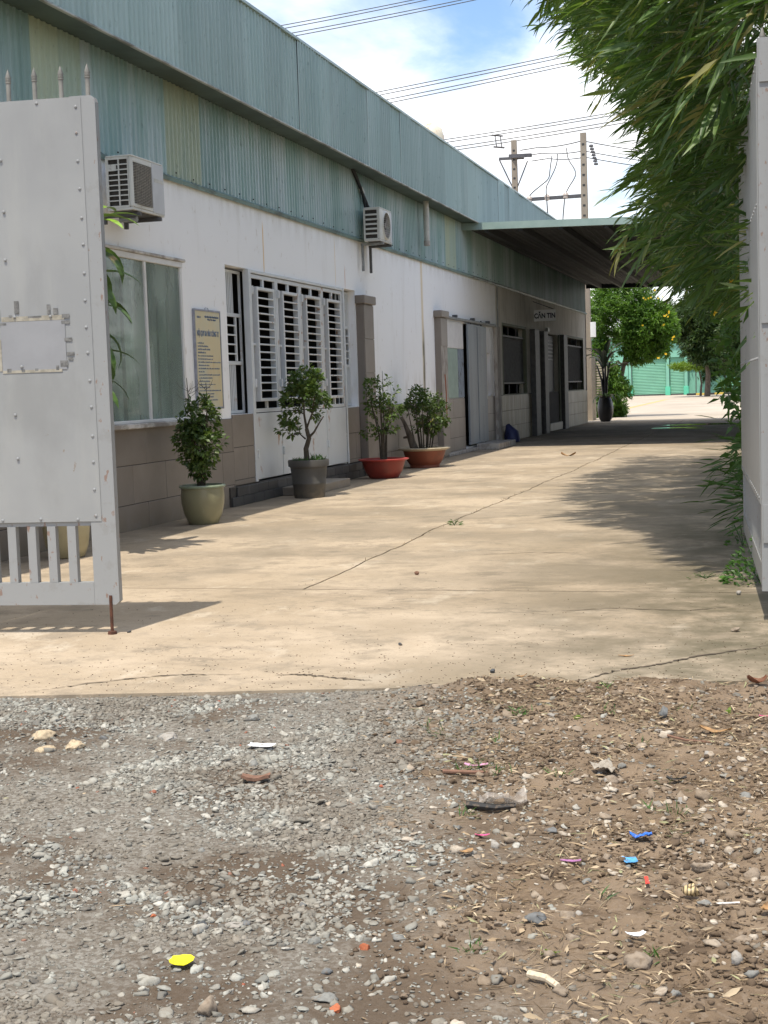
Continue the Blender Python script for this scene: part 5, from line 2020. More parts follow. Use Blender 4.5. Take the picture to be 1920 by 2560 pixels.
weed('leafy_weed', 'bushy green weed at the foot of the open gate leaf', -.16, 10.62, .27, .34, 520)
weed('grass_tuft', 'small grass tuft growing in the pavement joint', -3.46, 14.92, .06, .07, 50, 'weed_leaf', LN, 1.3)
weed('grass_tuft', 'flat pulled grass lying on concrete before the bushy weed', -.56, 10.78, .13, .05, 60, 'weed_leaf', LN, .8)
weed('leafy_weed', 'broad weed sprouting beside the middle of the open gate', -.34, 12.9, .14, .32, 90)
P, D, L, T = [], [], [], []
for i in range(520):
    y = R.uniform(10.1, 40)
    P.append((JX + .04 * math.sin(y * .3) + R.uniform(-.015, .015), y, -.005))
    D.append((R.gauss(0, 1), R.gauss(0, 1), .5))
    L.append(R.uniform(.015, .05))
    T.append(R.random())
L = np.array(L)
setp(add('joint_grass', leaves_mesh('joint_grass', P, D, L, M['straw'], T, LN, wid=L)), kind='stuff')
# low spiky bamboo shoots leaning out beside the gate
P, D, L, T = [], [], [], []
sh = (-.1, 13.3, 0)
for i in range(46):
    o = Vector((R.uniform(-.22, .15), R.uniform(12.7, 14.2), R.uniform(.25, 1.0)))
    d = Vector((-.9, R.gauss(-.2, .4), R.gauss(-.05, .25))).normalized()
    for k_ in range(6):
        P.append(tuple(o + d * .09 * k_))
        D.append(tuple(d + Vector((R.gauss(0, .3), R.gauss(0, .4), R.gauss(0, .25)))))
        L.append(R.uniform(.15, .27))
        T.append(R.uniform(.1, .5))
L = np.array(L)
BS = thing('bamboo_sprout', 'low dark spiky bamboo sprout leaning out beside the open gate', 'bamboo', sh)
setp(add('foliage', leaves_mesh('foliage', P, D, L, M['bamboo_leaf'], T, LN, sh, wid=L), BS), kind='stuff')
MB().tube([sh, (-.12, 13.3, .6), (-.2, 13.3, 1.1)], .01, 5).build('culm', M['culm'], BS)

# ---- urn with a paddle-leaved plant at the end of the building
c = (-6.60, 55.1, 0)
t = thing('potted_palm', 'tall dark urn with long stemmed paddle leaves at building corner', 'potted plant', c)
pot(t, c, [(.17, 0), (.24, .1), (.30, .35), (.31, .55), (.27, .8), (.22, .92), (.25, .97)], M['urn'], [(.25, .96), (.27, .98), (.22, .98)], M['urn'], .22, .93)
for (dx, dy, top) in ((-.30, 0, 2.2), (-.12, .1, 2.5), (.05, -.05, 2.55), (.2, .05, 2.3), (.0, .2, 2.4)):
    MB().tube([(c[0] + dx * .15, c[1] + dy * .2, .93), (c[0] + dx * .4, c[1] + dy * .5, 1.6), (c[0] + dx, c[1] + dy, top)], [.055, .045, .03], 7).build('stem', M['urn'], t, smooth=True)
pm = strap(1.05, .11, 1.5, .3).mesh('leaf', M['paddle'], smooth=True)
pm2 = strap(1.0, .11, .9, .3).mesh('leaf', M['paddle'], smooth=True)
for i in range(13):
    a = i * 2.4
    add('leaf', pm if i % 2 else pm2, t, (c[0] + .1 * math.cos(a), c[1] + .1 * math.sin(a), 2.0 + .05 * i), (0, -.45 if i % 3 else .1, a))
for i in range(9):
    add('leaf', sm[i % 3], t, (c[0], c[1], .95), (0, R.uniform(-.2, .3), i * .7))

# ---- yellow-flowering tree beyond the building
TO = (-6.95, 62.3, 0)
t = thing('flowering_tree', 'bright green tree with yellow flowers beyond the building end', 'tree', TO)
tr_ = [([(-6.95, 62.3, 0), (-6.8, 62.2, 1.4), (-6.4, 62.2, 3.2), (-6.2, 62, 4.6)], .13, .05), ([(-7.1, 62.2, 0), (-7.3, 62, 1.2), (-7.5, 61.9, 3.0)], .07, .03), ([(-6.6, 62.2, 2.2), (-5.6, 62, 3.2), (-4.9, 62, 3.9)], .05, .02)]
plant(t, tr_, [((-6.6, 62, 4.5), (1.6, 1.5, 1.8), 4), ((-5.4, 62, 3.8), (1.2, 1.3, 1.25), 2.4), ((-7.3, 61.7, 2.4), (.85, .9, 1.2), 1.8), ((-7.1, 61.5, .95), (.95, .9, .98), 2.2), ((-5.6, 62, 2.75), (.95, .8, .5), 1.2)],
      3600, .21, M['tree_leaf'], LC, 15, ('trunk', 'branches', 'crown'), step=.35, gap=1.3, gseed=3, bark=M['bark'], droop=.35, spread=.8, rad_tip=.4)
fm2 = flower_mesh('flower', .055, M['petal'])
for (x, z) in ((-5.55, 4.95), (-5.35, 5.05), (-4.7, 4.3), (-4.62, 4.25), (-4.55, 4.35), (-5.55, 3.95), (-4.75, 3.95), (-4.4, 3.35), (-4.9, 5.0), (-4.75, 2.55), (-5.05, 2.4), (-5.1, 5.4), (-4.6, 4.9), (-4.4, 3.3)):
    for q in range(2):
        add('flower', fm2, t, (x + R.uniform(-.1, .1), 60.75 + R.uniform(-.2, .3), z + R.uniform(-.1, .1)), (1.2, R.uniform(-.6, .6), R.uniform(-.6, .6)))


def far_tree(label, x, y, env, n, leaf, mat, per, trunk_r, h, gseed, gap=.35, name='broadleaf_tree', bushy=LC):
    t = thing(name, label, 'tree', (x, y, 0))
    tr_ = [([(x, y, 0), (x + .1, y, h * .5), (x - .1, y, h)], trunk_r, trunk_r * .5)]
    plant(t, tr_, env, n, leaf, M[mat], bushy, per, ('trunk', 'branches', 'crown'), step=.8, gap=gap, gseed=gseed, bark=M['bark'], droop=.3, rad_tip=leaf * 2.2)
    return t


far_tree('dark mango tree with pale leaf tips beside the turquoise shutters', -6.3, 128, [((-6.3, 128, 6.2), (3.4, 2.6, 3.3), 3), ((-4.2, 127, 5.2), (2.6, 2, 2.6), 1)], 2200, .5, 'dark_leaf', 14, .28, 4, 21)
far_tree('dark spreading tree at the far right behind the lane', -1.6, 122, [((-1.6, 122, 5.4), (3.2, 2.6, 3.8), 3)], 1800, .5, 'dark_leaf', 14, .25, 3.5, 35)
far_tree('tall dark tree rising behind the turquoise building roof', -13.5, 164, [((-13.5, 164, 8.0), (4.2, 3, 3.0), 3)], 420, .5, 'dark_leaf', 14, .3, 6, 44)
far_tree('distant tree behind the flowering tree and the green building', -19.5, 164, [((-19.5, 164, 8.5), (4.2, 3, 4.2), 3)], 420, .5, 'tree_leaf', 13, .3, 6, 51)
far_tree('dark tree at the edge of the far yard behind the kerb', -7.5, 152, [((-7.5, 152, 5.5), (3.6, 2.6, 4.4), 3)], 2000, .55, 'dark_leaf', 14, .26, 4, 61)
far_tree('low lime green layered tree in front of dark trees', -7.2, 134, [((-8.2, 134, 2.9), (1.9, 1.6, .35), 2), ((-6.2, 134, 3.3), (2.0, 1.6, .4), 2), ((-5.3, 134, 4.2), (1.3, 1.3, .4), 1)], 700, .26, 'lime_leaf', 12, .12, 2.4, 8, .8, 'layered_tree')
far_tree('low garden bush behind the striped kerb', -5.2, 146, [((-5.2, 146, .8), (1.8, .8, .8), 1)], 90, .3, 'weed_leaf', 10, .08, .5, 77, .6, 'garden_bush')

# ------------------------------------------------------------------ the turquoise shutter building far behind
F_ = thing('shutter_building', 'turquoise building with wide roller shutters across the far yard', 'building', (-15, 150, 0))
FY = 150.0
mb = MB()
mb.box(-34, -15.5, FY, FY + 8, 0, 6.2)
mb.box(-15.5, -9.3, FY + .55, FY + 8, 0, 6.2)
mb.box(-9.3, -2, FY + .9, FY + 8, 0, 5.2)
mb.box(-15.5, -9.3, FY, FY + .55, 3.95, 6.2)
mb.build('wall', M['turq'], F_)
MB().box(-34.4, -1.6, FY - .6, FY + 8.4, 6.2, 6.45).build('roof', M['trim'], F_)
for (a, b) in ((-15.15, -11.62), (-11.15, -9.75)):
    sh_ = MB()
    n = 24
    for i in range(n):
        z0, z1 = .12 + 3.83 * i / n, .12 + 3.83 * (i + 1) / n
        zm = (z0 + z1) / 2
        sh_.quad((a, FY + .30, z0), (b, FY + .30, z0), (b, FY + .20, zm), (a, FY + .20, zm))
        sh_.quad((a, FY + .20, zm), (b, FY + .20, zm), (b, FY + .30, z1 - .012), (a, FY + .30, z1 - .012))
        sh_.quad((a, FY + .30, z1 - .012), (b, FY + .30, z1 - .012), (b, FY + .30, z1), (a, FY + .30, z1))
    so = sh_.build('roller_shutter', M['shutter'], F_)
    MB().box(a, b, FY + .2, FY + .34, .0, .11).build('bottom_rail', M['bracket'], so)
for x in (-15.45, -11.58, -9.7):
    MB().bbox(x, x + .34, FY - .05, FY + .5, .9, 3.95, .02).build('post', M['turq'], F_)
    MB().bbox(x - .08, x + .44, FY - .18, FY + .5, 0, .9, .03).build('post_base', M['turq_bright'], F_)
MB().box(-15.17, -15.10, FY - .08, FY + .02, 0, 3.95).build('guide_rail', M['dark_metal'], F_)
for i, x in enumerate((-8.6, -7.2, -5.6)):
    MB().box(x, x + .08, FY + .80, FY + .89, 0, 4.4).build('downpipe', M['bracket'], F_)
K_ = thing('striped_kerb', 'yellow and black striped kerb along the far garden', 'kerb', (-4, 142.6, 0))
for i in range(12):
    MB().bbox(-9 + i * .9, -9 + i * .9 + .88, 142.4, 142.65, 0, .2, .02).build('kerb_stone', M['kerb_y'] if i % 2 else M['kerb_k'], K_)
MB().box(-9, 2, 142.66, 149.6, 0, .12).build('garden_ground', M['earth'])['kind'] = 'structure'

# louvred cream fence piece just past the corner, behind the urn
Lv = thing('louvre_screen', 'cream louvred screen wall behind the urn at building end', 'screen', (-7.2, 57.8, 0))
for (a, b) in ((-7.95, -7.42), (-7.3, -6.95)):
    for i in range(14):
        MB().bbox(a, b, 57.8, 57.86, .95 + i * .105, 1.02 + i * .105, .004).build('slat', M['louvre'], Lv)
for a in (-8.05, -7.42, -6.95):
    MB().bbox(a, a + .11, 57.76, 57.9, 0, 2.6, .006).build('post', M['louvre'], Lv)

# ------------------------------------------------------------------ poles and cables


def pole(label, x, y, top, wb, wt):
    t = thing('utility_pole', label, 'utility pole', (x, y, 0), 'concrete utility poles')
    mb = MB()
    i = len(mb.v)
    hb, ht = wb / 2, wt / 2
    for (h, z) in ((hb, 0), (ht, top)):
        mb.v += [(x - h, y - h * .75, z), (x + h, y - h * .75, z), (x + h, y + h * .75, z), (x - h, y + h * .75, z)]
    mb.f += [(0, 1, 5, 4), (1, 2, 6, 5), (2, 3, 7, 6), (3, 0, 4, 7), (4, 5, 6, 7)]
    mb.build('shaft', M['pole'], t)
    nm = MB().box(-.05, .05, -.012, .004, -.035, .035).mesh('climbing_hole', M['dark_metal'])
    z = 6.2
    while z < top - .4:
        h = (hb + (ht - hb) * z / top) * .75
        add('climbing_hole', nm, t, (x, y - h, z))
        z += .40
    return t


PR = pole('concrete pole with cable bar standing at the end of the building', -7.50, 57, 11.45, .34, .23)
PL = pole('concrete pole with steel crossarms rising behind the teal fascia', -11.2, 62, 12.25, .34, .23)
mb = MB()
mb.obox(Vector((-11.2, 61.86, 11.55)), Vector((.86, -.5, -.1)).normalized(), Vector((.5, .86, 0)).normalized(), UZ, -.25, 1.0, -.05, .05, -.08, .08)
mb.obox(Vector((-11.2, 62.14, 11.5)), Vector((.86, -.5, -.1)).normalized(), Vector((.5, .86, 0)).normalized(), UZ, -.9, .5, -.04, .04, -.06, .06)
mb.build('crossarm', M['arm'], PL)
mb = MB()
mb.tube([(-11.9, 62.1, 11.5), (-11.3, 62, 10.2)], .03, 5)
mb.tube([(-10.6, 61.9, 11.3), (-11.1, 62, 10.2)], .03, 5)
mb.build('brace', M['arm'], PL)
ends = [(-10.95, 61.7, 11.75), (-10.75, 61.6, 11.48), (-10.45, 61.5, 11.22)]
for (x, y, z) in ends:
    mb = MB()
    for i in range(10):
        a = (x + .12 + i * .085, y - .06 * i, z - .004 * i)
        mb.lathe([(.012, -.02), (.055, -.012), (.055, .012), (.012, .02)], a, 7)
    mb.build('insulator', M['arm'], PL)
mb = MB()
mb.bbox(-9.75, -7.6, 57.0, 57.12, 8.93, 9.07, .01)
bar_ = mb.build('cable_bar', M['arm'], PR)
ins = [(-9.72, 57.0, 9.0), (-9.0, 57.0, 9.02), (-8.25, 57.0, 9.05)]
for p in ins:
    MB().lathe([(.04, -.13), (.11, -.10), (.10, -.02), (.12, 0), (.10, .08), (.04, .13)], p, 10, True, True).build('insulator', M['insul'], bar_, smooth=True)
mb = MB()
for i in range(7):
    mb.lathe([(.02, -.05), (.10, -.03), (.07, .05)], (-7.18 + .05 * i * .6, 56.9, 10.9 - .12 * i), 8, True)
mb.build('fuse_cluster', M['arm'], PR)


def cable(name, pts, r, label, group=None, mat='wire', n=5):
    o = pts[0]
    return MB().tube(pts, r, n).solo(name, M[mat], label, 'cable', tuple(o), group)


def sagged(a, b, sag, n=14):
    a, b = Vector(a), Vector(b)
    return [tuple(a.lerp(b, i / n) - Vector((0, 0, sag * 4 * (i / n) * (1 - i / n)))) for i in range(n + 1)]


rights = [(-7.55, 57, 11.15), (-7.5, 57, 10.75), (-7.45, 57, 10.5)]
lbl = ['upper cable strung between the two concrete poles', 'middle cable strung between the two concrete poles', 'lower cable strung between the two concrete poles']
for e, r_, lb in zip(ends, rights, lbl):
    s0 = (e[0] + .95, e[1] - .6, e[2] - .05)
    cable('power_cable', sagged(s0, r_, .06), .022, lb)
    cable('power_cable', sagged(r_, (r_[0] + 9, r_[1] + 9, r_[2] - .1), .3), .02, lb.replace('strung between the two concrete poles', 'leaving the right pole into the bamboo'))
for (pp, lb) in (([(-9.15, 59.5, 11.05), (-9.1, 58.5, 10.3), (-9.05, 58, 9.9), (-9.3, 57.5, 9.6), (-9.68, 57, 9.2), (-9.75, 57, 9.0)], 'looped jumper cable nearest the left pole'),
                 ([(-8.85, 59, 11.0), (-8.8, 58.5, 10.5), (-9.0, 57.5, 9.7), (-9.05, 57, 9.4), (-8.98, 56.8, 8.8), (-8.85, 56.5, 7.0), (-8.85, 56, 5.2)], 'middle jumper cable dropping past the cable bar'),
                 ([(-8.35, 58.2, 11.1), (-8.25, 57.8, 10.6), (-7.9, 57.4, 10.1), (-7.85, 57.2, 9.8), (-8.2, 57.1, 9.3), (-8.3, 56.9, 8.9), (-8.4, 56.5, 7.0), (-8.4, 56, 5.2)], 'jumper cable nearest the right pole')):
    # round off the corners
    q = [Vector(p) for p in pp]
    for _ in range(2):
        w = [q[0]]
        for a, b in zip(q, q[1:]):
            w += [a.lerp(b, .25), a.lerp(b, .75)]
        q = w + [q[-1]]
    cable('jumper_cable', [tuple(v) for v in q], .025, lb)
sets = [('high tension wire of the uppermost bundle above the roof', 'wires of the uppermost bundle', [((-27.73, 80, 22.68), (-20.14, 80, 24.16)), ((-27.55, 80, 22.50), (-19.9, 80, 24.02)), ((-27.01, 80, 22.2), (-18.98, 80, 23.7)), ((-26.85, 80, 22.02), (-18.8, 80, 23.55))]),
        ('high tension wire of the middle bundle crossing white cloud', 'wires of the middle bundle', [((-22.0, 80, 18.42), (-10.15, 80, 20.4)), ((-21.9, 80, 18.24), (-10.15, 80, 20.22)), ((-21.49, 80, 17.95), (-10.16, 80, 19.9)), ((-21.35, 80, 17.76), (-10.16, 80, 19.72))]),
        ('high tension wire of the lowest bundle just above the poles', 'wires of the lowest bundle', [((-18.17, 80, 15.46), (-9.78, 80, 16.66)), ((-18.1, 80, 15.3), (-9.78, 80, 16.5)), ((-17.59, 80, 15.01), (-9.79, 80, 16.16)), ((-17.5, 80, 14.84), (-9.79, 80, 15.98))])]
for lb, gp, ws in sets:
    for wi, (a, b) in enumerate(ws):
        a, b = Vector(a), Vector(b)
        lbw = lb.replace('high tension wire', ('top wire', 'second wire', 'third wire', 'bottom wire')[wi])
        d = b - a
        # each wire runs well past the frame on a shallow catenary
        pts = []
        for i in range(25):
            u = -2.2 + 5.4 * i / 24
            p = a + d * u
            pts.append((p.x, p.y + (u - .5) * 3, p.z + .10 * (u * (u - 1))))
        cable('transmission_wire', pts, .026, lbw, gp, n=4)
spc = thing('wire_spacer', 'dark square spacer frame on the lowest wire bundle', 'spacer', (-15.4, 80, 14.9))
mb = MB()
for (dx, dz) in ((0, 0), (.3, -.06)):
    mb.tube([(-15.55 + dx, 80.1, 15.72 + dz), (-15.47 + dx, 80.1, 15.1 + dz)], .03, 4)
mb.tube([(-15.75, 80.1, 15.78), (-15.1, 80.1, 15.68)], .05, 4)
mb.tube([(-15.65, 80.1, 15.12), (-15.02, 80.1, 15.02)], .05, 4)
mb.build('frame', M['arm'], spc)
tk = thing('water_tank', 'rust stained cream water tank showing above the roof edge', 'water tank', (-12.05, 50, 6.2))
MB().lathe([(.45, 8.6), (.47, 8.65), (.47, 10.55), (.40, 10.8), (.2, 10.98), (.02, 11.03)], (-12.05, 50, 0), 24, True).build('body', M['tank'], tk, smooth=True)
mb = MB()
for (dx, dy) in ((-.35, -.35), (.35, -.35), (.35, .35), (-.35, .35)):
    mb.box(-12.05 + dx - .03, -12.05 + dx + .03, 50 + dy - .03, 50 + dy + .03, 6.2, 8.6)
mb.build('stand', M['arm'], tk)
sbx = thing('pole_notice', 'white plate fixed to the concrete pole', 'plate', (-7.2, 56.8, 3.6))
MB().bbox(-7.34, -7.12, 56.76, 56.80, 3.35, 3.95, .004).build('plate', M['sign_white'], sbx)

# puddles on the shaded concrete
for (x, y, rx, ry, lb) in ((-2.3, 48.6, 1.5, .8, 'long shallow puddle under the far part of the canopy'), (-3.2, 45.6, .75, .5, 'small puddle nearer than the long puddle under the canopy'), (-2.35, 44.6, .55, .25, 'narrow puddle sliver nearest the camera under canopy')):
    mb = MB()
    ring = []
    for i in range(28):
        a = 2 * math.pi * i / 28
        q = 1 + .35 * (fbm(np.array([math.cos(a) * 2 + x]), np.array([math.sin(a) * 2 + y]), 3)[0] - .5) * 2
        ring.append((x + rx * q * math.cos(a), y + ry * q * math.sin(a), .0045))
    mb.quad(*ring)
    mb.solo('puddle', M['puddle'], lb, 'puddle', (x, y, 0))

# ------------------------------------------------------------------ gravel, clods and litter of the forecourt


def scatter_ground(n, dens):
    """random ground points inside the forecourt kept with probability DENS(x, y)"""
    x = NR.uniform(-5.0, 1.3, n)
    y = NR.uniform(2.3, 7.5, n)
    ok = (y < edge_y(x) + .12) & (x > -.62 * y - .45) & (x < .06 * y + .75)
    x, y = x[ok], y[ok]
    k_ = NR.random(len(x)) < dens(x, y)
    return x[k_], y[k_]


def gpatch(x, y):
    """gravel cover: bare earth patches break it up"""
    p = fbm(x * 1.3 + 60, y * 2.2 + 7, 4)
    return np.clip((p - .38) * 7, .25, 1) * (1 - .93 * soil_mask(x, y)) * np.clip((edge_y(x) - y) * 3.0 + .25, .1, 1)


def spread(name, x, y, size, protos, mat, tint, sink=.25):
    Vs, Fs, Ts, base = [], [], [], 0
    z = terr(x, y)
    which = NR.integers(0, len(protos), len(x))
    for q, (v, f) in enumerate(protos):
        s_ = which == q
        n = int(s_.sum())
        if not n:
            continue
        a = NR.uniform(0, 6.28, n)
        tl = NR.normal(scale=.22, size=(n, 2))
        c, s = np.cos(a), np.sin(a)
        Mx = np.zeros((n, 3, 3))
        Mx[:, 0, 0], Mx[:, 0, 1], Mx[:, 1, 0], Mx[:, 1, 1], Mx[:, 2, 2] = c, -s, s, c, 1
        Mx[:, 2, 0], Mx[:, 2, 1] = tl[:, 0], tl[:, 1]
        Mx *= size[s_][:, None, None]
        P = np.stack([x[s_], y[s_], z[s_] + size[s_] * sink], -1)
        Vs.append((np.einsum('nij,mj->nmi', Mx, v) + P[:, None, :]).reshape(-1, 3))
        Fs.append((f[None] + (np.arange(n) * len(v))[:, None, None]).reshape(-1, 3) + base)
        Ts.append(np.repeat(tint[s_], len(v)))
        base += n * len(v)
    me = npmesh(name, np.vstack(Vs), np.vstack(Fs), mat, np.concatenate(Ts))
    o = add(name, me)
    o['kind'] = 'stuff'
    return o


P0 = [rock(0, 100 + i, .5, .55) for i in range(8)]
P1 = [rock(1, 200 + i, .5, .40 + .02 * i) for i in range(14)]
x, y = scatter_ground(170000, lambda x, y: gpatch(x, y))
sz = np.clip(NR.lognormal(math.log(.0052), .38, len(x)), .0028, .012)
tn = np.clip(.44 + NR.normal(scale=.17, size=len(x)) + .3 * (fbm(x * .9 + 5, y * .9, 3) - .5), 0, .9)
tn[NR.random(len(x)) < .003] = 1.0
spread('fine_gravel', x, y, sz, P0, M['stone'], tn, .12)
x, y = scatter_ground(120000, lambda x, y: gpatch(x, y) ** 1.2)
sz = np.clip(NR.lognormal(math.log(.0094), .40, len(x)), .005, .030)
tn = np.clip(.58 + NR.normal(scale=.19, size=len(x)) + .3 * (fbm(x * .9 + 5, y * .9, 3) - .5), 0, .9)
tn[NR.random(len(x)) < .004] = 1.0
spread('gravel', x, y, sz, P1, M['stone'], tn, .08)
x, y = scatter_ground(90000, lambda x, y: soil_mask(x, y) * np.clip((fbm(x * 2 + 11, y * 2, 4) - .3) * 3, .1, 1))
sz = np.clip(NR.lognormal(math.log(.0060), .55, len(x)), .003, .02)
spread('earth_crumbs', x, y, sz, P0, M['clod'], np.clip(NR.normal(.33, .17, len(x)), 0, 1))
x, y = scatter_ground(26000, lambda x, y: .75 * soil_mask(x, y) * np.clip((fbm(x * 1.4 + 31, y * 1.4, 3) - .32) * 3.5, .12, 1))
sz = np.clip(NR.lognormal(math.log(.0100), .48, len(x)), .005, .032)
spread('soil_gravel', x, y, sz, P1, M['clod'], np.clip(NR.normal(.70, .2, len(x)), 0, 1), .16)

# straw, dead grass and leaf shreds: thin bent blades
x, y = scatter_ground(150000, lambda x, y: .06 + .5 * soil_mask(x, y) * np.clip((fbm(x * 1.8 + 71, y * 1.8, 3) - .3) * 3, .15, 1))
n = len(x)
z = terr(x, y) + NR.uniform(.003, .014, n)
a = NR.uniform(0, 6.28, n)
Dv = np.stack([np.cos(a), np.sin(a), NR.normal(scale=.14, size=n)], -1)
L = np.clip(NR.lognormal(math.log(.034), .5, n), .012, .12)
wd = np.clip(NR.lognormal(math.log(.024), .75, n), .008, .14)
keep = soil_mask(x, y) + .04 > NR.random(n)
o = add('straw_litter', leaves_mesh('straw_litter', np.stack([x, y, z], -1)[keep], Dv[keep], L[keep], M['straw'], np.clip(NR.normal(.44, .3, n), 0, .94)[keep], LN, wid=wd[keep]))
o['kind'] = 'stuff'
# grass blades here and there on the earth
x, y = [], []
for i in range(46):
    cx, cy = R.uniform(-2.4, .3), R.uniform(3.0, 6.9)
    if soil_mask(np.array([cx]), np.array([cy]))[0] < .5 or cy > edge_y(cx):
        continue
    for k_ in range(R.randint(6, 20)):
        x.append(cx + R.gauss(0, .022))
        y.append(cy + R.gauss(0, .022))
x, y = np.array(x), np.array(y)
n = len(x)
Dv = np.stack([NR.normal(size=n), NR.normal(size=n), NR.uniform(.3, 1.6, n)], -1)
L = NR.uniform(.015, .06, n)
o = add('grass', leaves_mesh('grass', np.stack([x, y, terr(x, y)], -1), Dv, L, M['weed_leaf'], NR.random(n), LN, wid=L * .8))
o['kind'] = 'stuff'
# grit on the concrete
n = 1500
x = NR.uniform(-5.2, .9, n)
y = edge_y(x) + .05 + NR.exponential(1.1, n)
ok = y < 11
x, y = x[ok], y[ok]
v, f = P0[0]
Vs = (v[None] * NR.uniform(.003, .0085, len(x))[:, None, None]) + np.stack([x, y, np.full(len(x), .001)], -1)[:, None, :]
me = npmesh('pavement_grit', Vs.reshape(-1, 3), (f[None] + (np.arange(len(x)) * len(v))[:, None, None]).reshape(-1, 3), M['clod'], np.repeat(NR.uniform(0, .5, len(x)), len(v)))
add('pavement_grit', me)['kind'] = 'stuff'


def gz(x, y):
    if y > edge_y(x) + .06:
        return 0.0
    return float(terr(np.array([x]), np.array([y]))[0])


def stone(label, x, y, w, mat, seed, flat=.6, name='stone', group=None, sub=2, sink=.34):
    v, f = rock(sub, seed, .30, flat)
    v = v / (v[:, 0].max() - v[:, 0].min()) * w
    a = seed * 1.7
    c, s = math.cos(a), math.sin(a)
    v = v @ np.array([[c, s, 0], [-s, c, 0], [0, 0, 1]])
    z = gz(x, y) - v[:, 2].min() * (1 - sink * 2)
    return setp(add(name, npmesh(name, v, f, M[mat]), None, (x, y, z)), label, name.replace('_', ' '), group)


def flake(name, label, x, y, w, h, mat, ang, curl=.3, seed=1, cat='litter', lift=.012, group=None, point=False, th=.0014, crump=.012):
    """a small bent sheet with a torn outline"""
    r = random.Random(seed)
    nu, nv = (18, 10) if crump > .05 else (8, 4)
    top, bot = [], []
    for i in range(nu + 1):
        u = i / nu
        row = []
        hw = h * (math.sin(math.pi * (.08 + .84 * u)) ** .6 if point else (.85 + .15 * math.sin(3 * u + seed))) * r.uniform(.88, 1.08)
        for j in range(nv + 1):
            q = (j / nv - .5)
            row.append((w * (u - .5) + r.uniform(-.03, .03) * w * 8 / nu, hw * q, curl * w * ((u - .5) ** 2 * .9 + (q ** 2) * h / w * .8) + crump * w * 3.2 * (fbm(np.array([u * 4.2 + seed]), np.array([(q + .5) * 2.6 + seed * .7]), 3)[0] - .5) + .06 * w * curl * math.sin(6 * u + 5 * q + seed)))
        top.append(row)
    mb = MB()
    c, s = math.cos(ang), math.sin(ang)
    z0 = min(p[2] for row in top for p in row)
    T = lambda p, d: (x + p[0] * c - p[1] * s, y + p[0] * s + p[1] * c, gz(x, y) + lift + p[2] - z0 + d)
    idx = {}
    for lay, d in ((0, 0), (1, th)):
        for i in range(nu + 1):
            for j in range(nv + 1):
                idx[(lay, i, j)] = len(mb.v)
                mb.v.append(T(top[i][j], d))
    for i in range(nu):
        for j in range(nv):
            mb.f.append((idx[1, i, j], idx[1, i + 1, j], idx[1, i + 1, j + 1], idx[1, i, j + 1]))
            mb.f.append((idx[0, i, j], idx[0, i, j + 1], idx[0, i + 1, j + 1], idx[0, i + 1, j]))
        for j in (0, nv):
            mb.f.append((idx[0, i, j], idx[0, i + 1, j], idx[1, i + 1, j], idx[1, i, j]))
    for j in range(nv):
        for i in (0, nu):
            mb.f.append((idx[0, i, j], idx[1, i, j], idx[1, i, j + 1], idx[0, i, j + 1]))
    return mb.solo(name, M[mat], label, cat, (x, y, gz(x, y)), group, smooth=True)


def stick(label, pts, r, mat, name='stick'):
    P = [(a, b, gz(a, b) + r + q) for a, b, q in pts]
    return MB().tube(P, [r * (1 - .35 * i / len(P)) for i in range(len(P))], 7).solo(name, M[mat], label, name, tuple(P[0]), smooth=True)


# gravel side
flake('foil_scrap', 'white foil scrap on the gravel near the concrete', -2.15, 5.50, .11, .07, 'foil', .05, .16, 3)
flake('bark_piece', 'reddish brown bark piece lying on dark gravel', -1.98, 4.99, .112, .045, 'barkpiece', .15, .35, 5, 'bark', th=.012)
stone('wide flat pale stone sunk in upper gravel', -2.63, 5.62, .155, 'palestone', 3, .22)
flake('yellow_leaf', 'bright yellow fallen leaf on gravel', -1.55, 3.32, .062, .07, 'yellow', .1, .30, 2, 'leaf', point=True)
stone('dark slate grey stone above its paler twin in the gravel', -1.61, 3.60, .032, 'darkstone', 6, .7)
stone('grey green stone touching the dark stone below it', -1.595, 3.53, .040, 'greystone', 8, .8)
stone('thin pale disc stone beside the dark stone pair', -1.52, 3.62, .058, 'palestone', 9, .25)
stone('large rounded grey stone at the bottom edge of gravel', -1.37, 3.07, .075, 'tanstone', 12, .65)
stone('long grey stone near the brick scraps at bottom', -1.11, 3.20, .075, 'greystone', 13, .45)
stone('half pale brick scrap at the bottom of the gravel', -1.06, 3.14, .034, 'brick', 14, .8, 'brick_scrap')
stone('orange brick scrap at the gravel and earth border', -1.10, 3.52, .033, 'brick', 15, .85, 'brick_scrap')
stone('small orange brick chip left of the dark stones', -1.78, 3.63, .024, 'brick', 16, .6, 'brick_scrap')
stone('pale yellow clay lump nearest the left gate', -3.22, 5.54, .12, 'clay', 17, .45, 'clay_lump')
stone('pale yellow clay lump broken along its top', -2.98, 5.39, .115, 'clay', 18, .5, 'clay_lump')
stone('low crumbling clay lump below two others', -3.09, 5.32, .10, 'clay', 19, .3, 'clay_lump')
stone('rounded teal grey stone near the concrete edge', -2.37, 5.98, .06, 'greystone', 20, .7)
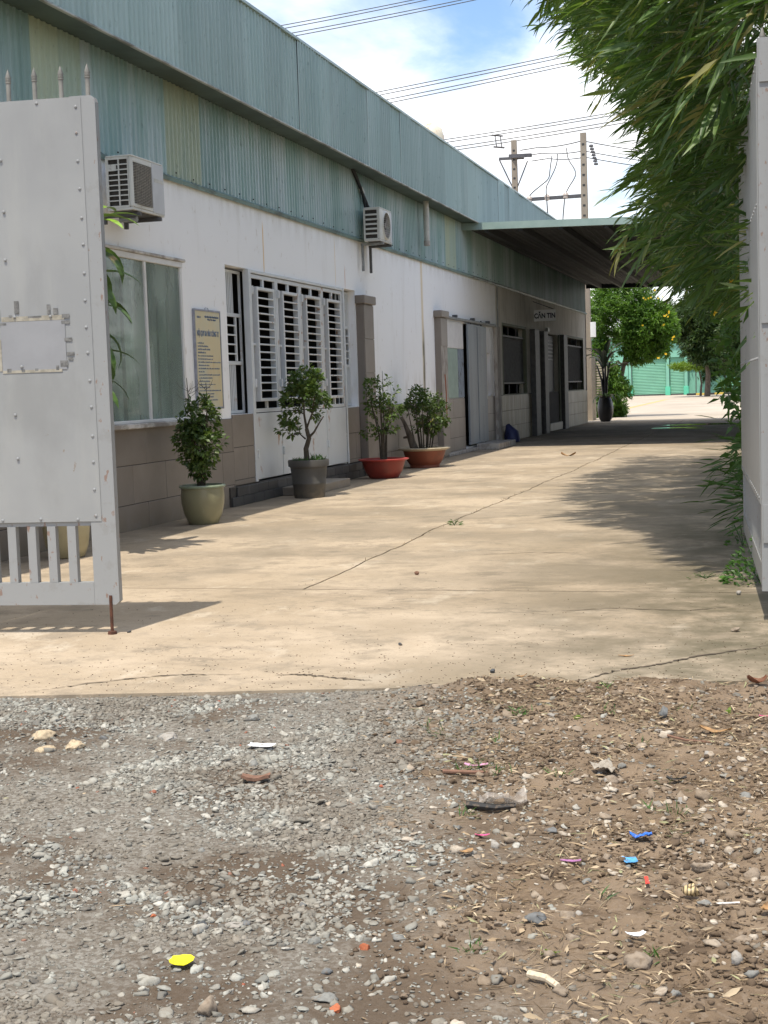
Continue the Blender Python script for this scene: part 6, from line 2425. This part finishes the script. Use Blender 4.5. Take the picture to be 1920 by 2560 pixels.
# earth side
fb_ = flake('plastic_bag', 'crumpled clear plastic bag half buried in earth', -.98, 4.88, .17, .12, 'film', .2, .3, 7, 'plastic bag', crump=.13)
stick('black rotten bark strip under the clear bag', [(-1.10, 4.80, 0), (-1.0, 4.82, .006), (-.93, 4.85, .004)], .014, 'blackp', 'bark_strip')
flake('plastic_bag', 'dirty pale plastic bag scrap standing up beside a stone', -.66, 5.34, .12, .085, 'bagfilm', 2.3, .35, 11, 'plastic bag', .02, crump=.12)
stone('tan stone leaning against the pale plastic scrap', -.63, 5.22, .07, 'tanstone', 22, .75)
flake('plastic_strip', 'pink plastic strip at the gravel border', -.98, 4.51, .05, .014, 'pink', .12, .15, 4)
flake('plastic_scrap', 'blue twisted plastic scrap on brown earth', -.45, 4.50, .072, .035, 'blue', .2, .4, 6, crump=.09)
flake('plastic_scrap', 'light blue square plastic scrap with a hole', -.47, 4.35, .042, .06, 'lblue', .3, .3, 8)
flake('plastic_strip', 'narrow red plastic strip in the earth', -.40, 4.15, .062, .015, 'redp', 1.75, .15, 9)
flake('plastic_film', 'dull purple film strip pressed into the earth', -.65, 4.29, .065, .018, 'purple', .15, .2, 10)
flake('plastic_film', 'pale pink film scrap by the long bark strip', -1.18, 5.35, .09, .025, 'palepink', .1, .3, 12)
flake('plastic_strip', 'pink ribbon end at the far right edge', -.07, 6.26, .07, .014, 'pink', .05, .15, 13)
sn = MB()
pts, rs = [], []
for i in range(40):
    u = i / 39
    a = u * 4.4 * math.pi
    rr_ = .019 * (1 - u) ** 1.1
    pts.append((-.27 + rr_ * math.cos(a) * .75 + u * .012, 4.07 + rr_ * math.sin(a) * .6, gz(-.27, 4.07) + .017 + u * .030 + rr_ * .25 * math.sin(a)))
    rs.append(.016 * (1 - u * .88))
sn.tube(pts, rs, 10)
sn.solo('snail_shell', M['snail'], 'striped brown and cream snail shell on earth', 'snail shell', (-.27, 4.07, gz(-.27, 4.07)), smooth=True)
stone('grey stone touching the striped snail shell', -.225, 4.01, .044, 'greystone', 24, .6)
stick('thin white lolly stick right of the snail shell', [(-.195, 4.035, .003), (-.125, 4.03, .003)], .0032, 'whitestick')
stick('pale bone coloured wood piece at the bottom of the earth', [(-.63, 3.41, .004), (-.58, 3.385, .007), (-.545, 3.345, .003)], .011, 'bone', 'wood_piece')
flake('wrapper', 'white and black torn wrapper in the earth', -.39, 3.72, .05, .026, 'foil', .5, .8, 15)
stone('blue grey angular stone left of the torn wrapper', -.67, 3.76, .065, 'bluestone', 25, .6)
stone('large tan stone with dark hollow below the wrapper', -.36, 3.57, .078, 'tanstone', 26, .65)
stone('round dark blue grey pebble standing on the far earth', -.51, 6.19, .052, 'bluestone', 27, .95, sink=.1)
flake('dead_leaf', 'curled dark rust leaf at the far right of the concrete edge', -.12, 6.9, .10, .06, 'rustleaf', .4, 1.1, 16, 'leaf', point=True)
flake('dead_leaf', 'long curled tan bamboo leaf beside the thin stick', -.28, 6.01, .14, .03, 'dryleaf', -.25, .5, 17, 'leaf', point=True)
stick('long thin dark stick on the right of the earth', [(-.48, 5.87, .004), (-.39, 5.82, .008), (-.29, 5.80, .003)], .006, 'barkpiece')
flake('rubber_scrap', 'small black rubber scrap near the right edge', -.39, 5.26, .075, .03, 'blackp', .1, .5, 18)
stone('smooth blue grey pebble above the light blue scrap', -.76, 4.61, .044, 'bluestone', 28, .6)
flake('dead_leaf', 'orange brown curled leaf cut by the right frame edge', -.05, 3.95, .05, .035, 'dryleaf', .9, .9, 19, 'leaf', point=True)
stick('dark bark strip lying by pale pink film', [(-1.29, 5.25, .003), (-1.2, 5.225, .006), (-1.11, 5.235, .003)], .009, 'barkpiece', 'bark_strip')
flake('dead_leaf', 'rust brown leaf under the pink plastic strip', -.99, 4.31, .045, .026, 'dryleaf', .6, .6, 20, 'leaf', point=True)
stone('tan rounded stone at the right frame edge', -.10, 4.33, .058, 'tanstone', 31, .75)
stone('long tan stone below the blue scraps to their right', -.25, 4.30, .058, 'tanstone', 32, .5)
stone('pale tan stone near the bottom right corner', -.11, 3.74, .052, 'tanstone', 33, .6)
stone('rough pale stone just under the pale tan stone', -.12, 3.60, .047, 'palestone', 34, .7)
for i, (x, y, lb) in enumerate(((-.61, 3.57, 'small green sprig near the blue grey angular stone'), (-.89, 6.15, 'green fallen leaf in the middle of the far earth'), (-.24, 6.35, 'green weed sprout at the far right earth'))):
    P = [(x + R.gauss(0, .008), y + R.gauss(0, .008), gz(x, y) + .004) for _ in range(7)]
    D = [(R.gauss(0, 1), R.gauss(0, 1), R.uniform(.1, .8)) for _ in range(7)]
    L = np.array([R.uniform(.02, .035) for _ in range(7)])
    setp(add('green_sprig', leaves_mesh('green_sprig', P, D, L, M['lime_leaf'], [.7] * 7, OV, (x, y, 0), wid=L), None, (x, y, 0)), lb, 'sprig')
flake('torn_paper', 'white torn paper lying across the concrete edge', -.93, 6.95, .17, .075, 'paper', .08, .1, 21, 'paper')
flake('dead_leaf', 'narrow brown leaf lying on sunlit concrete', -.83, 7.65, .085, .018, 'dryleaf', .15, .3, 22, 'leaf', .003, point=True)
flake('dead_leaf', 'curved bamboo leaf on the concrete by the edge', -1.30, 7.05, .07, .012, 'dryleaf', .9, .5, 23, 'leaf', .003, point=True)
flake('dead_leaf', 'crumpled brown leaf on the concrete near the canopy shadow', -4.3, 29.3, .30, .10, 'dryleaf', .1, .8, 24, 'leaf', .003, point=True)
stone('dark pebble on concrete near the edge', -1.47, 7.14, .032, 'darkstone', 41, .6, 'pebble', sink=.1)
stone('mossy dark pebble alone on the sunlit concrete', -2.17, 7.86, .034, 'darkstone', 42, .7, 'pebble', sink=.1)
stone('pale round pebble before the bushy weed', -.29, 9.96, .042, 'palestone', 43, .8, 'pebble', sink=.1)
stone('tan stone chip on shaded concrete under the gate', -.27, 8.49, .056, 'tanstone', 44, .5, 'pebble', sink=.1)
stone('small dark pebble beside the rusty drop rod', -4.05, 8.12, .034, 'darkstone', 45, .5, 'pebble', sink=.1)
stone('dark brown clod far out on the open concrete', -2.85, 10.9, .05, 'barkpiece', 46, .6, 'pebble', sink=.1)
# more loose stones that stand out of the gravel and earth
PL_ = {}
for i in range(6):
    v, f = rock(1, 300 + i, .55, .55)
    for mn in ('greystone', 'tanstone', 'palestone', 'bluestone'):
        PL_[i, mn] = npmesh('stone', v, f, M[mn])
cnt = 0
while cnt < 110:
    x, y = R.uniform(-3.4, .15), R.uniform(2.95, 6.9)
    if y > edge_y(x) - .08 or x < -.60 * y - .1 or x > -.01 * y + .02:
        continue
    sm_ = soil_mask(np.array([x]), np.array([y]))[0]
    if R.random() > .35 + .65 * sm_:
        continue
    s_ = min(.042, R.lognormvariate(math.log(.020), .3))
    mn = R.choice(('tanstone', 'tanstone', 'palestone', 'greystone') if sm_ > .5 else ('greystone', 'palestone', 'bluestone', 'greystone'))
    o = add('stone', PL_[R.randrange(6), mn], None, (x, y, gz(x, y) + s_ * .10), (R.uniform(-.3, .3), R.uniform(-.3, .3), R.uniform(0, 6.28)))
    o.scale = (s_, s_, s_)
    setp(o, 'loose thumb sized tan or pale stone lying in brown earth' if sm_ > .5 else 'loose thumb sized grey stone lying on grey gravel', 'stone',
         'loose stones in the earth' if sm_ > .5 else 'loose stones on the gravel')
    cnt += 1
